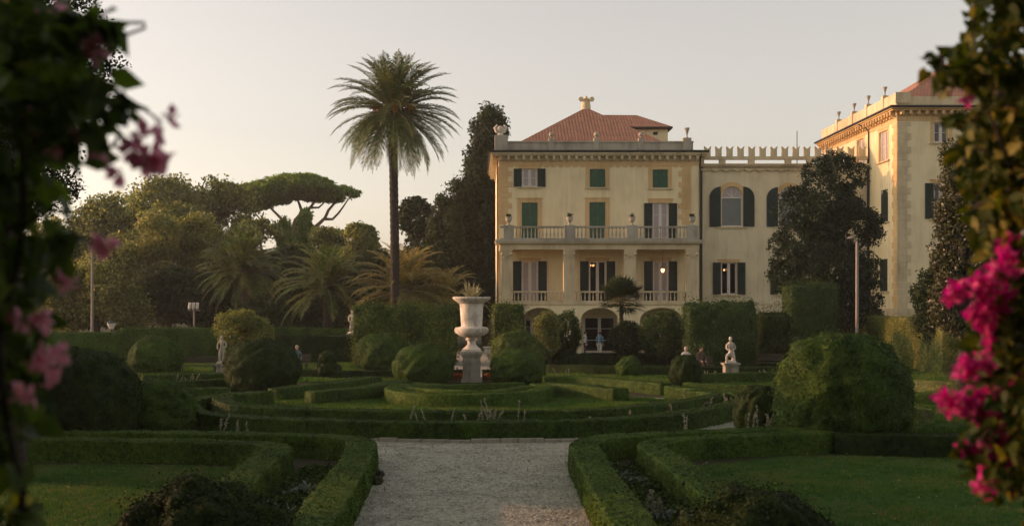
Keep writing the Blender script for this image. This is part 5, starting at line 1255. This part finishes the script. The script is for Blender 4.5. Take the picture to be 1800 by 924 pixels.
bt('cypress_tree', 'tall dark ragged cypress behind the left corner of the villa', 858, 108, [E(862, 235, 108, 28, 42), E(860, 300, 108, 40, 60), E(850, 385, 108, 46, 85), E(850, 480, 108, 42, 80)], 1300, 50, .32, .8, 'cypress', .5, 1, gate=-.45, flat=1.2, aspect=.5, shell=.55)
bt('cypress_tree', 'lower dark cypress left of the tall one', 790, 106, [E(795, 350, 106, 22, 32), E(788, 420, 106, 34, 60), E(788, 500, 106, 34, 50)], 650, 46, .32, .75, 'cypress', .4, 2, gate=-.45, flat=1.2, aspect=.5)
bt('cypress_tree', 'dark broken-topped tree between the palm trunk and the cypresses', 735, 112, [E(735, 385, 112, 30, 32), E(745, 440, 112, 36, 45), E(735, 500, 112, 40, 50)], 600, 46, .34, .8, 'cypress', .4, 3, gate=-.3)
bt('cypress_tree', 'pale conical cypress under the umbrella pine', 528, 135, [E(536, 412, 135, 11, 44), E(534, 470, 135, 19, 50)], 500, 44, .34, .6, 'pine', .3, 4, gate=-.9, flat=1.3)
bt('cypress_tree', 'smaller conical cypress left of the pale one', 500, 138, [E(500, 425, 138, 11, 35), E(500, 470, 138, 18, 40)], 350, 44, .34, .6, 'pine', .3, 5, gate=-.9, flat=1.3)
bt('oak_tree', 'broad hazy oak with the highest crown in the left grove', 350, 140, [E(350, 345, 140, 58, 36), E(290, 365, 140, 60, 42), E(400, 370, 140, 45, 42), E(350, 400, 140, 90, 45)], 620, 62, .42, 1.5, 'oak', .6, 6, gate=-.2)
bt('oak_tree', 'hazy oak left of the highest crown', 230, 132, [E(230, 375, 132, 60, 36), E(190, 405, 132, 60, 42), E(250, 410, 132, 70, 40)], 480, 62, .40, 1.4, 'oak', .6, 7, gate=-.2)
bt('oak_tree', 'oak below the left limbs of the umbrella pine', 470, 128, [E(455, 405, 128, 26, 22), E(450, 430, 128, 50, 30), E(490, 465, 128, 50, 34)], 500, 46, .42, 1.0, 'oak', .5, 8, gate=-.1)
bt('oak_tree', 'small round tree right of the umbrella pine', 632, 120, [E(630, 425, 120, 28, 26), E(640, 450, 120, 34, 26)], 300, 44, .36, .8, 'oak', .3, 9, gate=-.3)
bt('oak_tree', 'thin-leaved small tree under the right edge of the pine', 578, 125, [E(575, 425, 125, 26, 22), E(590, 455, 125, 34, 24)], 250, 40, .36, .8, 'oak', .3, 10, gate=-.1)
bt('oak_tree', 'dark bushy tree between the two left palms', 520, 105, [E(515, 480, 105, 44, 42), E(540, 500, 105, 60, 46), E(490, 520, 105, 50, 40)], 700, 44, .34, .9, 'cypress', .4, 11, gate=-.4)
bt('oak_tree', 'dark tree behind the golden palms', 665, 104, [E(660, 480, 104, 50, 36), E(690, 510, 104, 70, 45), E(630, 515, 104, 50, 40)], 650, 44, .34, .9, 'cypress', .4, 12, gate=-.4)
bt('shrub_tree', 'golden rounded shrub tree left of the round palm', 340, 108, [E(340, 420, 108, 40, 36), E(300, 450, 108, 52, 48), E(370, 460, 108, 44, 50)], 480, 64, .28, 1.15, 'gold', .35, 13, gate=-.4)
bt('shrub_tree', 'golden shrub tree near the mast, farther of two', 240, 104, [E(270, 420, 104, 40, 36), E(230, 460, 104, 55, 46), E(200, 490, 104, 55, 46)], 460, 64, .28, 1.15, 'gold', .35, 14, gate=-.4)
bt('shrub_tree', 'low golden shrub just behind the lantern', 170, 92, [E(170, 520, 92, 60, 52), E(120, 530, 92, 55, 50), E(215, 550, 92, 40, 40)], 420, 60, .25, 1.0, 'gold', .3, 15, gate=-.4)
bt('shrub_tree', 'dark shrub tree behind the floodlight post', 300, 98, [E(290, 520, 98, 55, 50), E(345, 530, 98, 50, 45), E(390, 525, 98, 45, 50)], 520, 60, .27, 1.1, 'cypress', .3, 16, gate=-.5)
bt('shrub_tree', 'golden tree mass at the far left behind the vine', 60, 110, [E(60, 430, 110, 70, 50), E(10, 470, 110, 70, 60), E(110, 470, 110, 50, 60)], 700, 46, .34, .9, 'gold', .4, 17, gate=-.3)
bt('shrub_tree', 'dark shrub under the dark green palm', 600, 92, [E(600, 560, 92, 60, 30), E(540, 560, 92, 50, 30), E(480, 555, 92, 60, 30)], 500, 44, .28, .7, 'cypress', .25, 18, gate=-.6)
bt('shrub_tree', 'dark shrub tree filling the gap behind the round palm', 430, 116, [E(430, 500, 116, 70, 42), E(400, 540, 116, 80, 40), E(480, 540, 116, 60, 40)], 500, 52, .34, 1.1, 'cypress', .3, 31, gate=-.6)
bt('shrub_tree', 'dark low shrub tree behind the far left hedge and mast', 120, 112, [E(110, 540, 112, 90, 30), E(200, 540, 112, 80, 34), E(20, 540, 112, 60, 34)], 500, 52, .32, 1.0, 'cypress', .3, 32, gate=-.6)
bt('shrub_tree', 'dark low shrub tree behind the golden palms', 720, 110, [E(700, 545, 110, 80, 40), E(790, 545, 110, 70, 40), E(610, 545, 110, 60, 34)], 500, 52, .32, 1.0, 'cypress', .3, 33, gate=-.6)
bt('magnolia_tree', 'dark magnolia in front of the crenellated wing', 1455, 74, [E(1468, 310, 74, 52, 38), E(1440, 370, 74, 72, 50), E(1480, 400, 74, 68, 50), E(1410, 430, 74, 56, 50), E(1450, 480, 74, 92, 60), E(1470, 540, 74, 80, 45)], 1500, 44, .21, .50, 'magnolia', .32, 19, gate=-.4, aspect=.45, shell=.45)
bt('holly_tree', 'tall glossy-leaved column tree at the right, catching the sun', 1690, 46, [E(1695, 260, 46, 36, 60), E(1690, 350, 46, 42, 75), E(1690, 440, 46, 46, 75), E(1690, 530, 46, 50, 60)], 900, 46, .15, .32, 'holly', .25, 20, gate=-.35, aspect=.5)
bt('laurel_shrub', 'dark loose shrub in front of the corner building', 1640, 62, [E(1640, 520, 62, 30, 45), E(1655, 560, 62, 42, 40)], 250, 44, .18, .45, 'cypress', .15, 21, gate=-.5)
# the dark tree on the left, behind the vine, and its neighbours that keep the low sun off the near garden
d = 23.0
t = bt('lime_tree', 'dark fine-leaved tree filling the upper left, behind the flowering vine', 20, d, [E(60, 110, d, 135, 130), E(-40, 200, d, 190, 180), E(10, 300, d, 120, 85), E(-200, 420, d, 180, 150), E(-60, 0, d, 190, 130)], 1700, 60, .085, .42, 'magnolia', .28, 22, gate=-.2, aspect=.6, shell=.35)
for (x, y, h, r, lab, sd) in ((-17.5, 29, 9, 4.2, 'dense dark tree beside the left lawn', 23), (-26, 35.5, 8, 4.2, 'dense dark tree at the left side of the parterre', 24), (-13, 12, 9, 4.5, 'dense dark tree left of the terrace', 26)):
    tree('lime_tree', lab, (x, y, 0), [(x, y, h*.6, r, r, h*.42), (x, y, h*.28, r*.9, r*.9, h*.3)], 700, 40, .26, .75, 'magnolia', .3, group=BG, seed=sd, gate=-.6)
# ------------------------------------------------------------------ flowering vines on either side
def vine(name, label, cat, stems, blobs, flowers, leafm, flowm, lsz, fsz, base, extra=None, nb=3, lean=0):
    t = thing(name, label, cat, base)
    mb = MB()
    for pts, r in stems:
        p = resample(pts, .06); mb.tube(p, np.linspace(r, r*.45, len(p)), 7)
    P = []; Nn = []
    for (px, py, d, rx, ry, dd, n) in blobs:
        c = W(px, py, d); q = rng.normal(size=(n, 3)); q = unit(q)*rng.random((n, 1))**.4
        q = c+q*np.array([rx*d/FPX, dd, ry*d/FPX]); P.append(q); Nn.append(unit(rng.normal(size=(n, 3))+np.array([0, -.4, .5])))
        for k in range(max(2, n//60)):   # twigs
            a = q[rng.integers(n)]; b = q[rng.integers(n)]; m = (a+b)/2+rng.normal(size=3)*.04; mb.tube(resample([a, m, b], .05), .004, 5)
    mb.build('stem', 'bark', t, smooth=True)
    P = np.concatenate(P); Nn = np.concatenate(Nn)
    # heart-shaped leaf: two folded quads
    n = len(P); s = lsz*rng.uniform(.6, 1.25, n); nn = Nn; tt = unit(rng.normal(size=(n, 3))+np.array([0, 0, -.8])); tt = unit(tt-nn*(tt*nn).sum(1, keepdims=True)); w = np.cross(nn, tt); s = s[:, None]
    V = np.empty((n, 6, 3)); V[:, 0] = P; V[:, 1] = P+tt*s*.35+w*s*.38+nn*s*.10; V[:, 2] = P+tt*s*1.05-nn*s*.12; V[:, 3] = P+tt*s*.35-w*s*.38+nn*s*.10; V[:, 4] = P-tt*s*.08+w*s*.25+nn*s*.08; V[:, 5] = P-tt*s*.08-w*s*.25+nn*s*.08
    k = np.arange(n)[:, None]*6; Q = np.concatenate([k+np.array([[0, 4, 1, 2]]), k+np.array([[0, 2, 3, 5]])])
    quad_obj('foliage', V.reshape(-1, 3), Q, leafm, t)
    # papery bracts in threes, gathered in sprays
    PF = []
    for (px, py, d, rx, ry, n) in flowers:
        c = W(px, py, d); q = unit(rng.normal(size=(n, 3)))*rng.random((n, 1))**.5; PF.append(c+q*np.array([rx*d/FPX, .5*(rx+ry)*d/FPX*.8, ry*d/FPX]))
    def bracts(P, material, nm):
        n = len(P); ax = unit(rng.normal(size=(n, 3))+np.array([0, -.5, -.1])); Vs = []
        u = unit(np.cross(ax, rng.normal(size=(n, 3)))); v = np.cross(ax, u); s = (fsz*rng.uniform(.75, 1.2, n))[:, None]
        for j in range(3):
            a = j*2.094; r = u*math.cos(a)+v*math.sin(a); g = -u*math.sin(a)+v*math.cos(a)
            b0 = P+r*s*.06; m = P+r*s*.45+ax*s*.42; tip = P+r*s*.85+ax*s*.80
            c0 = (b0+m)/2
            Vs.append(np.stack([b0, m-g*s*.42, m+r*s*.10-ax*s*.06, m+g*s*.42], 1)); Vs.append(np.stack([m-g*s*.42, tip-g*s*.05, tip+g*s*.05, m+r*s*.10-ax*s*.06], 1)); Vs.append(np.stack([m+r*s*.10-ax*s*.06, tip+g*s*.05, tip+g*s*.06, m+g*s*.42], 1))
        V = np.concatenate(Vs).reshape(-1, 3); quad_obj(nm, V, np.arange(len(V)).reshape(-1, 4), material, t)
    for q in PF: bracts(q, flowm, 'flower_cluster')
    if extra: 
        
        for (px, py, d, r, n) in extra: bracts(W(px, py, d)+rng.normal(size=(n, 3))*r*d/FPX, 'bractorange', 'flower_cluster')
    return t
dl = 2.55
vine('bougainvillea', 'dark bougainvillea hanging at the left edge with dull pink flowers', 'climbing plant',
     [([W(-60, 1400, dl), W(-20, 1000, dl), W(35, 905, dl), W(40, 850, dl), W(20, 780, dl), W(0, 600, dl), W(40, 400, dl), W(30, 100, dl)], .012),
      ([W(-160, 2800, dl+.3), W(-150, 1200, dl+.3), W(-140, 500, dl+.3), W(-60, -200, dl+.3)], .03),
      ([W(40, 400, dl), W(75, 370, dl), W(105, 385, dl), W(125, 350, dl), W(110, 380, dl), W(128, 410, dl), W(180, 432, dl)], .006),
      ([W(150, 170, dl), W(215, 160, dl), W(245, 185, dl), W(262, 215, dl), W(285, 215, dl)], .006), ([W(35, 905, dl), W(70, 880, dl-.05), W(80, 900, dl)], .004)],
     [(30, 40, dl+.1, 110, 100, .25, 150), (60, 170, dl+.05, 95, 90, .22, 110), (20, 290, dl+.1, 75, 100, .25, 90), (150, 225, dl, 90, 50, .08, 26), (10, 450, dl+.1, 75, 100, .22, 80), (10, 570, dl+.1, 60, 80, .22, 65), (0, 690, dl+.1, 60, 100, .2, 60), (120, 60, dl, 60, 50, .12, 30), (175, 50, dl, 35, 40, .08, 12), (185, 150, dl, 30, 34, .07, 9),
      (-190, 200, dl+.2, 150, 330, .35, 800), (-190, 650, dl+.2, 130, 300, .35, 600), (95, 430, dl, 45, 35, .06, 9), (30, 895, dl, 45, 28, .05, 10), (-460, 300, dl+.2, 260, 420, .35, 900), (0, 800, dl, 40, 60, .1, 18), (205, 195, dl, 30, 20, .06, 7)],
     [(165, 80, dl, 15, 18, 8), (85, 15, dl, 16, 24, 4), (55, 218, dl, 16, 10, 4), (125, 240, dl, 10, 7, 2), (95, 268, dl, 16, 14, 4), (165, 265, dl, 12, 10, 2), (238, 265, dl, 16, 13, 7), (265, 290, dl, 24, 15, 12), (212, 302, dl, 8, 9, 2), (294, 210, dl, 10, 6, 2), (288, 230, dl, 9, 6, 2), (185, 428, dl, 18, 9, 5),
      (75, 560, dl, 16, 18, 4), (66, 630, dl, 18, 24, 5), (95, 665, dl, 10, 14, 3), (110, 500, dl, 14, 8, 3), (55, 690, dl, 20, 12, 3), (95, 625, dl, 12, 8, 3), (30, 560, dl, 16, 16, 3), (172, 155, dl, 6, 6, 1), (250, 240, dl, 8, 7, 2)],
     'boug_dark', 'bractpale', .070, .032, (-1.3, 2.8, 0))
dr = 3.5
vine('bougainvillea', 'bright magenta bougainvillea in bloom at the right edge', 'climbing plant',
     [([W(1890, 2500, dr+.2), W(1880, 1200, dr+.2), W(1850, 800, dr+.1), W(1790, 560, dr+.1), W(1780, 300, dr+.1), W(1790, -50, dr+.1)], .022), ([W(1850, 800, dr), W(1780, 745, dr), W(1730, 690, dr), W(1700, 705, dr)], .006), ([W(1790, 560, dr), W(1740, 540, dr), W(1700, 500, dr)], .006),
      ([W(1780, 300, dr), W(1730, 180, dr), W(1690, 120, dr), W(1670, 110, dr)], .006)],
     [(1760, 60, dr+.1, 70, 100, .2, 260), (1700, 125, dr, 58, 45, .12, 120), (1780, 200, dr+.1, 60, 100, .22, 300), (1745, 300, dr+.15, 50, 90, .22, 240), (1790, 400, dr+.1, 65, 100, .25, 320), (1790, 520, dr+.1, 75, 90, .25, 300), (1770, 610, dr+.1, 70, 70, .25, 240), (1790, 720, dr, 80, 90, .25, 300), (1760, 820, dr, 60, 55, .15, 120),
      (1900, 300, dr+.3, 90, 400, .35, 900), (1900, 750, dr+.3, 90, 300, .35, 500), (1700, 790, dr, 20, 20, .06, 14), (1690, 235, dr+.1, 30, 40, .1, 26), (1650, 120, dr, 20, 30, .05, 10), (1770, -30, dr, 60, 60, .15, 120)],
     [(1772, 438, dr, 22, 22, 14), (1765, 480, dr, 30, 18, 14), (1685, 522, dr, 20, 22, 14), (1720, 505, dr, 22, 22, 14), (1735, 545, dr, 34, 26, 26), (1765, 520, dr, 22, 20, 12), (1735, 590, dr, 18, 18, 10), (1715, 550, dr, 20, 20, 12), (1765, 460, dr-.1, 20, 20, 10),
      (1700, 650, dr, 24, 20, 18), (1725, 640, dr, 24, 16, 14), (1672, 700, dr, 24, 22, 18), (1700, 715, dr, 26, 26, 18), (1730, 690, dr, 22, 22, 10), (1790, 675, dr, 20, 24, 14), (1740, 735, dr, 22, 20, 12), (1760, 775, dr, 30, 26, 22), (1720, 795, dr, 14, 12, 6), (1745, 815, dr, 26, 20, 14), (1790, 800, dr, 20, 26, 12), (1720, 855, dr, 14, 16, 6), (1765, 850, dr, 26, 22, 12), (1695, 795, dr, 10, 10, 4), (1795, 840, dr, 14, 20, 6),
      (1700, 150, dr, 8, 12, 3), (1702, 165, dr, 9, 10, 3), (1785, 745, dr, 18, 20, 8)],
     'boug_leaf', 'bract', .050, .028, (1.75, 3.8, 0), extra=[(1785, 268, dr+.1, 8, 2), (1795, 315, dr+.1, 8, 2)])
# ------------------------------------------------------------------ air, sky, sun, eye
def haze(x0, x1, y0, y1, z0, z1, dens, aniso):
    mb = MB(); mb.box(x0, x1, y0, y1, z0, z1); m = bpy.data.materials.new('haze'); m.use_nodes = True; nt = m.node_tree
    for nd in list(nt.nodes): nt.nodes.remove(nd)
    out = nt.nodes.new('ShaderNodeOutputMaterial'); pv = nt.nodes.new('ShaderNodeVolumePrincipled')
    pv.inputs['Density'].default_value = dens; pv.inputs['Color'].default_value = (.93, .95, .90, 1); pv.inputs['Anisotropy'].default_value = aniso
    nt.links.new(pv.outputs[0], out.inputs['Volume'])
    o = mb.build('haze', m, None, (0, 0, 0)); o['kind'] = 'stuff'; o['label'] = 'thin golden evening haze over the whole garden'
HAZE = 0.0003
if HAZE: haze(-301, 301, -61, 301, -1, 31, HAZE, .3)
w = bpy.data.worlds.new('World'); scene.world = w; w.use_nodes = True; nt = w.node_tree
sk = nt.nodes.new('ShaderNodeTexSky'); sk.sky_type = 'NISHITA'; sk.sun_disc = False
sk.sun_elevation = SUN_E; sk.sun_rotation = math.atan2(SUN.x, SUN.y); sk.air_density = 1.0; sk.dust_density = 2.0; sk.ozone_density = 1.0; sk.altitude = 0
bg = nt.nodes['Background']; bg.inputs['Strength'].default_value = .094
hs = nt.nodes.new('ShaderNodeHueSaturation'); hs.inputs['Saturation'].default_value = .36
nt.links.new(sk.outputs[0], hs.inputs['Color'])
mx = nt.nodes.new('ShaderNodeMix'); mx.data_type = 'RGBA'; mx.blend_type = 'MULTIPLY'; mx.inputs['Factor'].default_value = 1
mx.inputs['B'].default_value = (1.0, .87, .772, 1)
nt.links.new(hs.outputs['Color'], mx.inputs['A']); nt.links.new(mx.outputs['Result'], bg.inputs['Color'])
sl = bpy.data.lights.new('sun', 'SUN'); sl.energy = 2.0; sl.angle = R(.6); sl.color = (.62, .255, .11)
so = bpy.data.objects.new('sun', sl); COL.objects.link(so); so.rotation_euler = SUN.to_track_quat('Z', 'Y').to_euler()
cam = bpy.data.cameras.new('camera'); co = bpy.data.objects.new('camera', cam); COL.objects.link(co); scene.camera = co
co.location = (0, 0, EYE); co.rotation_euler = (R(90), 0, 0)
cam.sensor_width = 36; cam.lens = FPX/1800*36; cam.shift_x = (900-CX)/1800; cam.shift_y = (HY-462)/1800
cam.clip_start = .05; cam.clip_end = 2000
cam.dof.use_dof = True; cam.dof.focus_distance = 62; cam.dof.aperture_fstop = 2.4
vs = scene.view_settings; vs.view_transform = 'Standard'; vs.look = 'None'; vs.exposure = 1.6; vs.gamma = 1; vs.use_curve_mapping = False
scene.render.film_transparent = False
scene.cycles.max_bounces = 6; scene.cycles.volume_bounces = 0; scene.cycles.transparent_max_bounces = 8
try: scene.cycles.use_denoising = True; scene.cycles.denoiser = 'OPENIMAGEDENOISE'; scene.cycles.denoising_input_passes = 'RGB_ALBEDO_NORMAL'; scene.cycles.denoising_prefilter = 'ACCURATE'
except Exception: pass
